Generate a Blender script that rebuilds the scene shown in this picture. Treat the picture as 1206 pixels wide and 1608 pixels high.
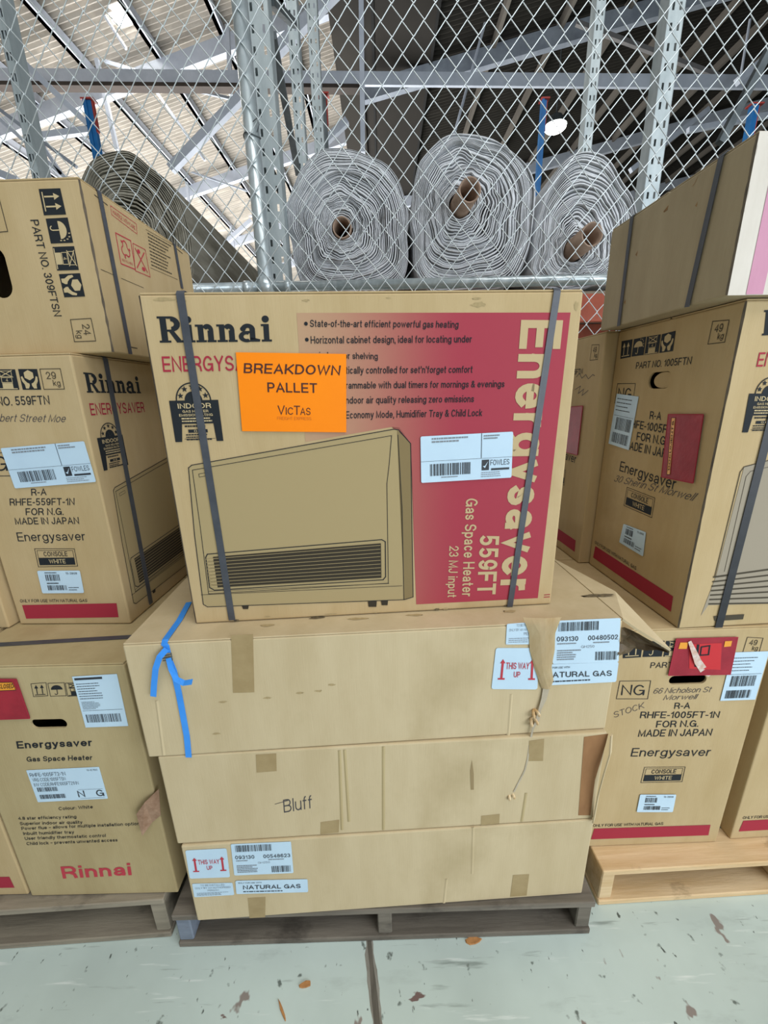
import bpy, bmesh, math, random
from mathutils import Vector, Matrix, noise
random.seed(7)
PI = math.pi
for o in list(bpy.data.objects):
    bpy.data.objects.remove(o, do_unlink=True)
S = bpy.context.scene
COL = S.collection

# ------------------------------------------------------------------ camera, light, exposure
CAM = {'f': 628.9386, 'pitch': 0.2836, 'roll': -0.0232, 'H': 1.4812}
th, ro = CAM['pitch'], CAM['roll']
fw = Vector((0, math.cos(th), -math.sin(th))); u0 = Vector((0, math.sin(th), math.cos(th))); r0 = Vector((1, 0, 0))
rr = r0*math.cos(ro) + u0*math.sin(ro); uu = -r0*math.sin(ro) + u0*math.cos(ro)
cd = bpy.data.cameras.new('camera'); cam = bpy.data.objects.new('camera', cd); COL.objects.link(cam)
cam.matrix_world = Matrix(((rr.x, uu.x, -fw.x, 0), (rr.y, uu.y, -fw.y, 0), (rr.z, uu.z, -fw.z, CAM['H']), (0, 0, 0, 1)))
cd.sensor_fit = 'VERTICAL'; cd.sensor_height = 24.0; cd.lens = CAM['f']/1608*24.0; cd.clip_start = 0.02
S.camera = cam

world = bpy.data.worlds.new('world'); S.world = world; world.use_nodes = True
wb = world.node_tree.nodes['Background']
wb.inputs[0].default_value = (0.90, 0.97, 1.0, 1); wb.inputs[1].default_value = 0.55

def area(name, loc, rot, sx, sy, power, col=(1, 1, 1)):
    l = bpy.data.lights.new(name, 'AREA'); l.shape = 'RECTANGLE'; l.size = sx; l.size_y = sy
    l.energy = power; l.color = col
    o = bpy.data.objects.new(name, l); COL.objects.link(o); o.location = loc; o.rotation_euler = rot
    return o
# daylight through the open loading doors behind the photographer, and the bay lights over the aisle
area('dock_daylight', (4.4, -3.2, 2.2), (math.radians(84), 0, math.radians(46)), 5.0, 4.0, 430, (0.90, 0.98, 1.06))
area('aisle_lights', (1.2, -1.2, 6.4), (math.radians(12), 0, 0), 5.0, 3.0, 290, (1.0, 1.0, 0.98))
area('added_roof_uplight', (-5.5, 14.0, 0.08), (math.radians(180), 0, 0), 8.0, 14.0, 4500, (1.0, 0.99, 0.97))  # added upward fill light, hidden behind the racks, to brighten the pale roof
S.view_settings.view_transform = 'Standard'; S.view_settings.look = 'None'
S.view_settings.gamma = 1.0; S.view_settings.use_curve_mapping = False
S.view_settings.exposure = -0.45

# ------------------------------------------------------------------ materials
def lin(c):
    return tuple((x/12.92 if x <= .04045 else ((x+.055)/1.055)**2.4) for x in [v/255 for v in c])
def hexc(h):
    return lin((int(h[0:2], 16), int(h[2:4], 16), int(h[4:6], 16)))
MATS = {}
def mat(name, h, rough=.7, metal=0., spec=.5, alpha=1.):
    if name in MATS: return MATS[name]
    m = bpy.data.materials.new(name); m.use_nodes = True; MATS[name] = m
    b = m.node_tree.nodes['Principled BSDF']
    b.inputs['Base Color'].default_value = hexc(h)+(1,); b.inputs['Roughness'].default_value = rough
    b.inputs['Metallic'].default_value = metal; b.inputs['Specular IOR Level'].default_value = spec
    b.inputs['Alpha'].default_value = alpha
    return m
def noisy(name, h1, h2, scale=(4, 4, 4), rough=.8, bump=.0, metal=0., spec=.3, h3=None, s3=(1, 1, 1), lo=.35, hi=.65, lo3=.55, hi3=.75, bs=None):
    """two colours mixed by stretched noise, plus an optional third as worn patches"""
    m = mat(name, h1, rough, metal, spec); nt = m.node_tree; N = nt.nodes; L = nt.links
    b = N['Principled BSDF']; tc = N.new('ShaderNodeTexCoord')
    def nz(sc, det=6):
        mp = N.new('ShaderNodeMapping'); mp.inputs['Scale'].default_value = sc; L.new(tc.outputs['Object'], mp.inputs[0])
        n = N.new('ShaderNodeTexNoise'); n.inputs['Scale'].default_value = 1; n.inputs['Detail'].default_value = det
        n.inputs['Roughness'].default_value = .62; L.new(mp.outputs[0], n.inputs['Vector']); return n
    def ramp(n, a, c):
        r = N.new('ShaderNodeMapRange'); r.inputs['From Min'].default_value = a; r.inputs['From Max'].default_value = c
        L.new(n.outputs['Fac'], r.inputs['Value']); return r
    def mix(f, a, c):
        x = N.new('ShaderNodeMix'); x.data_type = 'RGBA'; L.new(f, x.inputs['Factor'])
        if isinstance(a, tuple): x.inputs['A'].default_value = a
        else: L.new(a, x.inputs['A'])
        x.inputs['B'].default_value = c; return x.outputs['Result']
    n1 = nz(scale); out = mix(ramp(n1, lo, hi).outputs[0], hexc(h1)+(1,), hexc(h2)+(1,))
    if h3:
        n3 = nz(s3); out = mix(ramp(n3, lo3, hi3).outputs[0], out, hexc(h3)+(1,))
    L.new(out, b.inputs['Base Color'])
    if bump:
        nb = nz(bs or tuple(6*v for v in scale)); bp = N.new('ShaderNodeBump'); bp.inputs['Strength'].default_value = bump
        bp.inputs['Distance'].default_value = .002; L.new(nb.outputs['Fac'], bp.inputs['Height']); L.new(bp.outputs[0], b.inputs['Normal'])
    return m
def cardboard(name, h1, h2, h3='8d7450'):
    return noisy(name, h1, h2, (9, 9, 2.2), .86, .22, spec=.2, h3=h3, s3=(2.3, 2.3, 1.7), lo3=.58, hi3=.92, bs=(260, 260, 14))
CB = cardboard('cardboard_printed_carton', 'c0a981', 'b59d73', '967f55')
CBL = cardboard('cardboard_pale_carton', 'cab895', 'bfac88', 'a3906a')
CBD = cardboard('cardboard_dull_carton', 'b7a57d', 'aa976f', '8f7d57')
CBW = noisy('cardboard_white_faced', 'ded6cb', 'cfc6ba', (9, 9, 3), .8, .1, h3='a89f95', s3=(3, 3, 3), lo3=.62, hi3=.9)
CEDGE = noisy('cardboard_torn_edge', 'a98458', '7f6242', (60, 60, 60), .9, .3)
CBG = cardboard('cardboard_grey_side', 'b0a286', 'a3957a', '857a62')
SCUF = noisy('rubbed_grey_dirt', '9e8b65', 'b09b72', (120, 120, 60), .9)
SCUD = noisy('dark_rubbed_dirt', '4f4739', '7d6d50', (120, 120, 60), .9)
CEDGE2 = noisy('crushed_board_edge', '6f6353', '4c443b', (90, 90, 20), .95, .3)
CBROWN = noisy('cardboard_inner_brown', '9c734d', '86603f', (14, 14, 4), .9, .2)
TAPE = noisy('kraft_tape', 'a8926a', '9c865e', (20, 20, 20), .45, .0)
INK = mat('black_ink', '24282c', .75, spec=.2); INKS = mat('black_ink_soft', '4a4336', .8, spec=.2)
RED = mat('red_ink', 'a23040', .75, spec=.2); REDL = mat('red_ink_light', 'b83f4a', .75, spec=.2)
TAN = mat('unprinted_tan', 'c2ae86', .85, spec=.2)
WHITE = noisy('white_sticker_paper', 'c4dcec', 'bcd4e6', (5, 5, 5), .5)
GREYINK = mat('grey_ink', '7d8288', .7); STKINK = mat('sticker_ink', '2b2f36', .6)
ORANGE = noisy('fluorescent_orange_paper', 'ff8c00', 'fb8600', (3, 3, 3), .6); MAROON = mat('dark_brown_ink', '46201a', .7)
STRAP = noisy('grey_plastic_strap', '4b4e55', '40434a', (30, 30, 30), .42, spec=.5)
STRAPB = noisy('black_plastic_strap', '2c2d31', '232428', (30, 30, 30), .45)
BLUE = noisy('blue_strap', '459af2', '3a8ce6', (8, 8, 8), .42)
POUCH = noisy('red_plastic_pouch', 'a32a38', '8f2331', (14, 14, 14), .5, .5, spec=.25, h3='bd5560', s3=(11, 11, 11), lo3=.62, hi3=.85, bs=(30, 30, 30))
YEL = mat('orange_yellow_strip', 'e79a2a', .4)
GALV = noisy('galvanised_steel', 'c6d0d3', 'a9b5b9', (12, 12, 5), .32, metal=.5, spec=.5, h3='d5dde0', s3=(30, 30, 8), lo3=.5, hi3=.7)
WIRE = mat('galvanised_wire', 'd6dee0', .38, .55)
SLOTM = noisy('galvanised_slotted_steel', 'c2cbcd', 'a5b0b3', (9, 9, 3), .5, metal=.5)
DKSTEEL = noisy('dull_dark_steel', '6b7275', '50575a', (8, 8, 8), .5, metal=.4)
PAINTW = noisy('pale_grey_painted_steel', 'c6ccd8', 'b2b9c6', (3, 3, 3), .5)
PAINTG = noisy('grey_painted_steel', 'a2a9b4', '868d99', (3, 3, 3), .6)
BLUEP = noisy('blue_painted_steel', '2370ae', '1a5890', (5, 5, 5), .4); REDP = noisy('red_painted_steel', 'b5473f', '8f342f', (5, 5, 5), .5)
ORBEAM = noisy('orange_painted_beam', 'b4583c', '9a4831', (5, 5, 5), .5)
FABRIC = noisy('grey_felt', 'dcdee2', 'c0c3c6', (14, 3, 14), .95, .3, h3='8b8a86', s3=(8, 1.5, 8), lo3=.6, hi3=.8)
FABRICB = noisy('grey_brown_felt', 'a39f92', '817c6e', (14, 3, 14), .95, .3, h3='6a6658', s3=(8, 1.5, 8), lo3=.55, hi3=.75)
TUBE = noisy('cardboard_tube', 'a8917f', '927a69', (20, 20, 20), .85)
WOODG = noisy('weathered_grey_wood', '9b917f', '7d7465', (3, 40, 40), .9, .4, h3='544c42', s3=(5, 9, 9), lo3=.56, hi3=.72)
WOODD = noisy('dark_grimy_wood', '7e766a', '635c52', (3, 40, 40), .9, .4, h3='423c36', s3=(5, 9, 9), lo3=.52, hi3=.7)
WOODN = noisy('fresh_pine_wood', 'dcc199', 'c9a97c', (3, 40, 40), .85, .4, h3='70583c', s3=(6, 9, 9), lo3=.6, hi3=.76)
WOODB = noisy('blue_grey_painted_wood', '7d8592', '6a717d', (6, 30, 30), .8, .3, h3='4c4d50', s3=(18, 18, 18), lo3=.58, hi3=.72)
CHIP = noisy('wood_chip', 'c08a55', 'a06f42', (60, 60, 60), .9)

# ------------------------------------------------------------------ object helpers
def obj(name, bm, m, parent=None, smooth=False):
    me = bpy.data.meshes.new(name)
    bmesh.ops.recalc_face_normals(bm, faces=bm.faces[:])
    bm.to_mesh(me); bm.free()
    if smooth:
        for p in me.polygons: p.use_smooth = True
    me.materials.append(m)
    o = bpy.data.objects.new(name, me); COL.objects.link(o)
    if parent is not None: o.parent = parent
    return o
def thing(name, label, cat, loc=(0, 0, 0), a=0., group=None):
    o = bpy.data.objects.new(name, None); COL.objects.link(o); o.empty_display_size = .05
    o.location = loc; o.rotation_euler = (0, 0, a); o['label'] = label; o['category'] = cat
    if group: o['group'] = group
    return o
def tag(o, label, cat, group=None):
    o['label'] = label; o['category'] = cat
    if group: o['group'] = group
    return o
def struct(name, bm, m, smooth=False):
    o = obj(name, bm, m, None, smooth); o['kind'] = 'structure'; return o
def box(bm, x0, y0, z0, x1, y1, z1, bev=0., seg=2):
    r = bmesh.ops.create_cube(bm, size=1.)
    vs = r['verts']
    for v in vs:
        v.co = Vector((x0+(v.co.x+.5)*(x1-x0), y0+(v.co.y+.5)*(y1-y0), z0+(v.co.z+.5)*(z1-z0)))
    if bev:
        es = {e for v in vs for e in v.link_edges}
        bmesh.ops.bevel(bm, geom=list(es), offset=bev, segments=seg, affect='EDGES', profile=.5)
def beam(bm, A, B, w, h, up=Vector((0, 0, 1))):
    """box section member from A to B; w across, h along the up side"""
    A = Vector(A); B = Vector(B); t = (B-A).normalized(); s = t.cross(up)
    if s.length < 1e-4: s = t.cross(Vector((0, 1, 0)))
    s.normalize(); n = s.cross(t).normalized(); vs = []
    for P in (A, B):
        for i, j in ((-1, -1), (1, -1), (1, 1), (-1, 1)): vs.append(bm.verts.new(P+s*(i*w/2)+n*(j*h/2)))
    for f in ((0, 1, 2, 3), (7, 6, 5, 4), (0, 4, 5, 1), (1, 5, 6, 2), (2, 6, 7, 3), (3, 7, 4, 0)): bm.faces.new([vs[k] for k in f])
def tube(bm, pts, r, n=8, cap=True, closed=False):
    pts = [Vector(p) for p in pts]; rings = []; ref = None
    for i, P in enumerate(pts):
        if closed: t = pts[(i+1) % len(pts)]-pts[i-1]
        else: t = pts[min(i+1, len(pts)-1)]-pts[max(i-1, 0)]
        t.normalize()
        if ref is None:
            ref = t.cross(Vector((0, 0, 1)))
            if ref.length < .05: ref = t.cross(Vector((0, 1, 0)))
        ref = (ref-t*ref.dot(t)).normalized(); b = t.cross(ref); rad = r[i] if isinstance(r, list) else r
        rings.append([bm.verts.new(P+ref*(rad*math.cos(2*PI*k/n))+b*(rad*math.sin(2*PI*k/n))) for k in range(n)])
    m = len(rings)
    for i in range(m if closed else m-1):
        a, c = rings[i], rings[(i+1) % m]
        for k in range(n): bm.faces.new((a[k], a[(k+1) % n], c[(k+1) % n], c[k]))
    if cap and not closed: bm.faces.new(rings[0][::-1]); bm.faces.new(rings[-1])
def ribbon(bm, pts, nrm, w, t=.0012, off=.0008):
    """flat band along pts, lying on surfaces whose outward normals are nrm"""
    pts = [Vector(p) for p in pts]; nrm = [Vector(n).normalized() for n in nrm]; rows = []
    for i, P in enumerate(pts):
        tg = (pts[min(i+1, len(pts)-1)]-pts[max(i-1, 0)]).normalized()
        s = tg.cross(nrm[i]).normalized(); ww = w[i] if isinstance(w, list) else w; n = nrm[i]
        rows.append([bm.verts.new(P+s*(a*ww/2)+n*(off+b)) for a, b in ((-1, 0), (1, 0), (1, t), (-1, t))])
    for i in range(len(rows)-1):
        a, c = rows[i], rows[i+1]
        for k in range(4): bm.faces.new((a[k], a[(k+1) % 4], c[(k+1) % 4], c[k]))
    bm.faces.new(rows[0][::-1]); bm.faces.new(rows[-1])

# ------------------------------------------------------------------ printing on faces
class Face:
    """a face of a box in the box's own coordinates: o corner, u across, v up, n outward"""
    def __init__(s, o, u, v):
        s.o, s.u, s.v = Vector(o), Vector(u), Vector(v); s.n = s.u.cross(s.v)
    def p(s, q, h=0.): return s.o+s.u*q[0]+s.v*q[1]+s.n*h
def faces_of(w, d, h):
    return {'F': Face((0, 0, 0), (1, 0, 0), (0, 0, 1)), 'R': Face((w, 0, 0), (0, 1, 0), (0, 0, 1)),
            'L': Face((0, d, 0), (0, -1, 0), (0, 0, 1)), 'T': Face((0, 0, h), (1, 0, 0), (0, 1, 0))}
def Q(tl, tr, br, bl):
    """bilinear patch: (0,0) bottom left .. (1,1) top right"""
    def f(s, t):
        return (((1-t)*((1-s)*bl[0]+s*br[0])+t*((1-s)*tl[0]+s*tr[0])), ((1-t)*((1-s)*bl[1]+s*br[1])+t*((1-s)*tl[1]+s*tr[1])))
    return f
def AF(A, B, C):
    """affine patch from bottom-left A, bottom-right B, top-left C"""
    return lambda s, t: (A[0]+s*(B[0]-A[0])+t*(C[0]-A[0]), A[1]+s*(B[1]-A[1])+t*(C[1]-A[1]))
# a plain grotesque drawn as strokes: each glyph is (width, paths); x runs 0..1 over the width, y 0..1 over the cap height
def _a(cx, cy, rx, ry, a0, a1, n=9):
    return [(cx+rx*math.cos(math.radians(a0+(a1-a0)*i/n)), cy+ry*math.sin(math.radians(a0+(a1-a0)*i/n))) for i in range(n+1)]
XH = .72
_o = _a(.5, .5, .5, .5, 90, 450, 22); _lo = _a(.5, .36, .5, .36, 90, 450, 20)
GL = {
 'A': (.72, [[(0, 0), (.5, 1), (1, 0)], [(.18, .34), (.82, .34)]]),
 'B': (.64, [[(.55, .53)]+_a(.58, .265, .42, .265, 90, -90)+[(0, 0), (0, 1)]+_a(.56, .765, .36, .235, 90, -90)+[(0, .53)]]),
 'C': (.7, [_a(.5, .5, .5, .5, 42, 318, 16)]), 'D': (.68, [[(0, 0), (0, 1)]+_a(.42, .5, .58, .5, 90, -90, 12)+[(0, 0)]]),
 'E': (.58, [[(1, 1), (0, 1), (0, 0), (1, 0)], [(0, .52), (.92, .52)]]), 'F': (.55, [[(1, 1), (0, 1), (0, 0)], [(0, .5), (.88, .5)]]),
 'G': (.74, [_a(.5, .5, .5, .5, 45, 345, 18)+[(1, .48), (.58, .48)], [(1, .48), (1, 0)]]), 'H': (.68, [[(0, 0), (0, 1)], [(1, 0), (1, 1)], [(0, .52), (1, .52)]]),
 'I': (.0, [[(0, 0), (0, 1)]]), 'J': (.48, [[(1, 1), (1, .3)]+_a(.5, .28, .5, .28, 0, -180, 8)]), 'K': (.66, [[(0, 0), (0, 1)], [(1, 1), (0, .36)], [(.32, .56), (1, 0)]]),
 'L': (.52, [[(0, 1), (0, 0), (1, 0)]]), 'M': (.8, [[(0, 0), (0, 1), (.5, .06), (1, 1), (1, 0)]]), 'N': (.68, [[(0, 0), (0, 1), (1, 0), (1, 1)]]),
 'O': (.76, [_o]), 'P': (.6, [[(0, 0), (0, 1)]+_a(.58, .74, .42, .26, 90, -90)+[(0, .48)]]), 'Q': (.76, [_o, [(.62, .22), (1, -.02)]]),
 'R': (.66, [[(0, 0), (0, 1)]+_a(.58, .745, .4, .255, 90, -90)+[(0, .49)], [(.55, .49), (.92, .3), (1, 0)]]),
 'S': (.64, [_a(.5, .755, .46, .245, 20, 270, 11)+_a(.5, .255, .5, .255, 90, -160, 11)]), 'T': (.62, [[(0, 1), (1, 1)], [(.5, 1), (.5, 0)]]),
 'U': (.66, [[(0, 1), (0, .34)]+_a(.5, .33, .5, .33, 180, 360, 12)+[(1, .34), (1, 1)]]), 'V': (.68, [[(0, 1), (.5, 0), (1, 1)]]), 'W': (1.0, [[(0, 1), (.25, 0), (.5, .96), (.75, 0), (1, 1)]]),
 'X': (.66, [[(0, 0), (1, 1)], [(0, 1), (1, 0)]]), 'Y': (.66, [[(0, 1), (.5, .46), (1, 1)], [(.5, .46), (.5, 0)]]), 'Z': (.6, [[(0, 1), (1, 1), (0, 0), (1, 0)]]),
 '0': (.54, [_o]), '1': (.28, [[(0, .76), (.55, .84), (1, 1), (1, 0)]]), '2': (.54, [_a(.5, .72, .48, .28, 170, -25, 10)+[(0, 0), (1, 0)]]),
 '3': (.54, [_a(.48, .76, .44, .24, 160, -90, 10)+_a(.48, .26, .5, .26, 90, -165, 11)]), '4': (.58, [[(.76, 0), (.76, 1), (0, .3), (1, .3)]]),
 '5': (.54, [[(.92, 1), (.14, 1), (.08, .52)]+_a(.46, .31, .5, .31, 112, -140, 12)]), '6': (.54, [[(.9, .84)]+_a(.52, .62, .5, .38, 60, 180, 6)+_a(.5, .31, .5, .31, 180, 540, 18)]),
 '7': (.52, [[(0, 1), (1, 1), (.35, 0)]]), '8': (.54, [_a(.5, .765, .44, .235, -90, 270, 16), _a(.5, .265, .5, .265, 90, 450, 16)]),
 '9': (.54, [[(.1, .16)]+_a(.48, .38, .5, .38, 240, 360, 6)+_a(.5, .69, .5, .31, 0, 360, 18)]),
 'a': (.5, [_a(.5, .47, .45, .25, 160, 20, 7)+[(.97, .4), (.97, 0)], [(.97, .37), (.5, .35)]+_a(.4, .175, .4, .175, 90, 300, 9)+[(.97, .14)]]),
 'b': (.54, [[(0, 0), (0, 1)], _lo]), 'c': (.5, [_a(.5, .36, .5, .36, 45, 315, 12)]), 'd': (.54, [[(1, 0), (1, 1)], _lo]),
 'e': (.54, [[(.02, .37), (1, .37)]+_a(.5, .36, .5, .36, 5, 318, 15)]), 'f': (.3, [[(.38, 0), (.38, .78)]+_a(.85, .8, .47, .2, 180, 95, 5), [(0, .72), (.95, .72)]]),
 'g': (.54, [_lo, [(1, .72), (1, -.04)]+_a(.5, -.06, .5, .2, 0, -160, 8)]), 'h': (.5, [[(0, 0), (0, 1)], [(0, .42)]+_a(.5, .42, .5, .3, 180, 0, 9)+[(1, 0)]]),
 'i': (.0, [[(0, 0), (0, .72)], [(0, .995), (0, 1.005)]]), 'j': (.14, [[(1, .72), (1, -.1), (0, -.24)], [(1, .995), (1, 1.005)]]), 'k': (.48, [[(0, 0), (0, 1)], [(.95, .72), (0, .26)], [(.35, .42), (1, 0)]]),
 'l': (.0, [[(0, 0), (0, 1)]]), 'm': (.8, [[(0, 0), (0, .72)], [(0, .44)]+_a(.25, .44, .25, .28, 180, 0, 8)+[(.5, 0)], [(.5, .44)]+_a(.75, .44, .25, .28, 180, 0, 8)+[(1, 0)]]),
 'n': (.5, [[(0, 0), (0, .72)], [(0, .42)]+_a(.5, .42, .5, .3, 180, 0, 9)+[(1, 0)]]), 'o': (.54, [_lo]), 'p': (.54, [[(0, -.25), (0, .72)], _lo]), 'q': (.54, [[(1, -.25), (1, .72)], _lo]),
 'r': (.3, [[(0, 0), (0, .72)], [(0, .4)]+_a(.85, .4, .85, .31, 180, 85, 6)]), 's': (.46, [_a(.5, .535, .46, .185, 15, 270, 9)+_a(.5, .18, .5, .18, 90, -165, 9)]),
 't': (.3, [[(.4, .95), (.4, .16)]+_a(.8, .16, .4, .16, 180, 275, 5), [(0, .72), (.95, .72)]]), 'u': (.5, [[(0, .72), (0, .3)]+_a(.5, .3, .5, .3, 180, 360, 9), [(1, .72), (1, 0)]]),
 'v': (.5, [[(0, .72), (.5, 0), (1, .72)]]), 'w': (.76, [[(0, .72), (.25, 0), (.5, .7), (.75, 0), (1, .72)]]), 'x': (.48, [[(0, 0), (1, .72)], [(0, .72), (1, 0)]]),
 'y': (.5, [[(0, .72), (.52, .02)], [(1, .72), (.5, -.06), (.3, -.25), (.08, -.25)]]), 'z': (.46, [[(0, .72), (1, .72), (0, 0), (1, 0)]]),
 '.': (.0, [[(0, -.005), (0, .005)]]), ',': (.04, [[(1, .02), (.2, -.16)]]), '-': (.24, [[(0, .4), (1, .4)]]), '–': (.44, [[(0, .4), (1, .4)]]), ':': (.0, [[(0, -.005), (0, .005)], [(0, .5), (0, .51)]]),
 "'": (.0, [[(0, .8), (0, 1)]]), '&': (.66, [[(1, 0), (.2, .72)]+_a(.42, .82, .24, .18, 200, -20, 8)+[(.3, .5)]+_a(.38, .25, .38, .25, 120, 300, 8)+[(.95, .45)]]), '/': (.3, [[(0, 0), (1, 1)]]),
}
def stroke_quads(path, w):
    """a polyline thickened with mitred joints and square ends"""
    P = [Vector(p) for p in path]; Q_ = [P[0]]
    for p in P[1:]:
        if (p-Q_[-1]).length > 1e-5: Q_.append(p)
    P = Q_; n = len(P)
    if n < 2: return []
    closed = (P[0]-P[-1]).length < 1e-4
    if closed: P = P[:-1]; n -= 1
    D = [(P[(i+1) % n]-P[i]).normalized() for i in range(n if closed else n-1)]; L_, R_ = [], []
    for i in range(n):
        d0 = D[i-1] if (closed or i > 0) else D[0]; d1 = D[i] if (closed or i < n-1) else D[-1]
        n0 = Vector((-d0.y, d0.x)); n1 = Vector((-d1.y, d1.x)); m = n0+n1
        if m.length < .3: m = n1.copy(); k = 1.
        else: m.normalize(); k = min(1/max(m.dot(n1), .1), 1.9)
        p = P[i].copy()
        if not closed and i == 0: p -= d1*(w/2)
        if not closed and i == n-1: p += d0*(w/2)
        L_.append(p+m*(k*w/2)); R_.append(p-m*(k*w/2))
    return [(R_[i], R_[(i+1) % n], L_[(i+1) % n], L_[i]) for i in range(n if closed else n-1)]
TXT = {}
def glyphs(string, w, shear=0.):
    """vertices and quads of a line of lettering, cap height 1, stroke w"""
    k = (string, w, shear)
    if k not in TXT:
        vs, fs, x = [], [], 0.
        def fy(y):
            if y <= 0: return y+w/2
            if y <= XH: return w/2+y/XH*(XH-w)
            return XH-w/2+(y-XH)
        for ch in string:
            if ch == ' ': x += .3+w*.3; continue
            W, paths = GL[ch]; ww = max(W-w*.55, .0 if W < .2 else .2)
            for p in paths:
                for q in stroke_quads([(x+w/2+px_*ww, fy(py_)) for px_, py_ in p], w):
                    b = len(vs); vs += [(v.x+shear*v.y, v.y) for v in q]; fs.append((b, b+1, b+2, b+3))
            x += ww+w+.1+.02
        TXT[k] = (vs, fs)
    return TXT[k]
CAPH = 1.

class Ink:
    def __init__(s, face): s.f = face; s.v = []; s.q = []
    def poly(s, pts):
        b = len(s.v); s.v += [tuple(p) for p in pts]; s.q.append(tuple(range(b, b+len(pts)))); return s
    def quad(s, F, s0, t0, s1, t1): return s.poly([F(s0, t0), F(s1, t0), F(s1, t1), F(s0, t1)])
    def line(s, pts, w, closed=False):
        P = [Vector(p) for p in pts]; n = len(P)
        for i in range(n if closed else n-1):
            a, c = P[i], P[(i+1) % n]; d = c-a
            if d.length < 1e-6: continue
            d.normalize(); q = Vector((-d.y, d.x))*(w/2); e = d*(w*.45)
            s.poly([a-e-q, c+e-q, c+e+q, a-e+q])
        return s
    def text(s, string, A, B, C, off=0., shear=0.):
        vs, fs = glyphs(string, max(.045, .115+off*1.8), shear)
        x0 = min(v[0] for v in vs); x1 = max(v[0] for v in vs); b = len(s.v)
        for x, y in vs:
            t = (x-x0)/(x1-x0); k = y/CAPH
            s.v.append((A[0]+t*(B[0]-A[0])+k*(C[0]-A[0]), A[1]+t*(B[1]-A[1])+k*(C[1]-A[1])))
        s.q += [tuple(b+i for i in f) for f in fs]; return s
    def ftext(s, string, F, s0, s1, t0, t1, off=0., shear=0.):
        return s.text(string, F(s0, t0), F(s1, t0), F(s0, t1), off, shear)
    def arc(s, F, cx, cy, rx, ry, r0, a0, a1, n=20):
        """annular sector (r0..1 of the radii), degrees, in patch coordinates"""
        for i in range(n):
            t0 = math.radians(a0+(a1-a0)*i/n); t1 = math.radians(a0+(a1-a0)*(i+1)/n)
            pts = [F(cx+rx*k*math.cos(t), cy+ry*k*math.sin(t)) for k, t in ((1, t0), (1, t1), (r0, t1), (r0, t0))]
            s.poly(pts if r0 > 0 else pts[:3])
        return s
    def pat(s, F, pts): return s.poly([F(*p) for p in pts])
    def bars(s, F, s0, s1, t0, t1, n=34, seed=1):
        rnd = random.Random(seed); x = s0; un = (s1-s0)/(n*2.0)
        while x < s1:
            w = un*rnd.choice((.7, .8, 1.4, 2.1)); s.quad(F, x, t0, min(x+w, s1), t1); x += w+un*rnd.choice((.8, .9, 1.4, 2.))
        return s
    def lines(s, F, s0, s1, t0, t1, n, seed=2, fill=.5):
        """rows of unreadable small print as broken dashes"""
        rnd = random.Random(seed); h = (t1-t0)/n
        for i in range(n):
            x = s0; end = s1-(s1-s0)*rnd.random()*.35
            while x < end:
                w = (s1-s0)*rnd.uniform(.03, .1); y = t1-(i+.5)*h
                s.quad(F, x, y-h*fill/2, min(x+w, end), y+h*fill/2); x += w+(s1-s0)*.014
        return s
    def build(s, name, m, parent, layer=0, label=None):
        bm = bmesh.new(); h = .0004+.00035*layer
        lift = [0.]*len(s.v)                                   # strokes that cross lie a hair above one another
        for i, q in enumerate(s.q):
            for j in q: lift[j] = (i % 9)*1.3e-5
        vs = [bm.verts.new(s.f.p(q, h+z)) for q, z in zip(s.v, lift)]
        for q in s.q:
            try: bm.faces.new([vs[i] for i in q])
            except ValueError: pass
        big = [f for f in bm.faces if len(f.verts) > 4]
        if big: bmesh.ops.triangulate(bm, faces=big)
        me = bpy.data.meshes.new(name); n = s.f.n
        bm.normal_update()
        fl = [f for f in bm.faces if f.normal.dot(n) < 0]
        if fl: bmesh.ops.reverse_faces(bm, faces=fl)
        bm.to_mesh(me); bm.free(); me.materials.append(m)
        o = bpy.data.objects.new(name, me); COL.objects.link(o); o.parent = parent
        if label: o['label'] = label
        return o
def sheet(name, face, pts, m, parent, t=.0006, layer=0, label=None, curl=0.):
    """a sticker or sheet with real thickness stuck on a face"""
    bm = bmesh.new(); h0 = .0003+.00035*layer
    lo = [bm.verts.new(face.p(q, h0)) for q in pts]; hi = [bm.verts.new(face.p(q, h0+t)) for q in pts]
    bm.faces.new(hi); bm.faces.new(lo[::-1]); n = len(pts)
    for i in range(n): bm.faces.new((lo[i], lo[(i+1) % n], hi[(i+1) % n], hi[i]))
    o = obj(name, bm, m, parent)
    if label: o['label'] = label
    return o
def rounded(F, r=.05, n=4, ar=1.):
    out = []
    for cx, cy, a in ((1-r, 1-r*ar, 0), (r, 1-r*ar, 90), (r, r*ar, 180), (1-r, r*ar, 270)):
        for i in range(n+1):
            t = math.radians(a+90*i/n); out.append(F(cx+r*math.cos(t), cy+r*ar*math.sin(t)))
    return out

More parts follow.
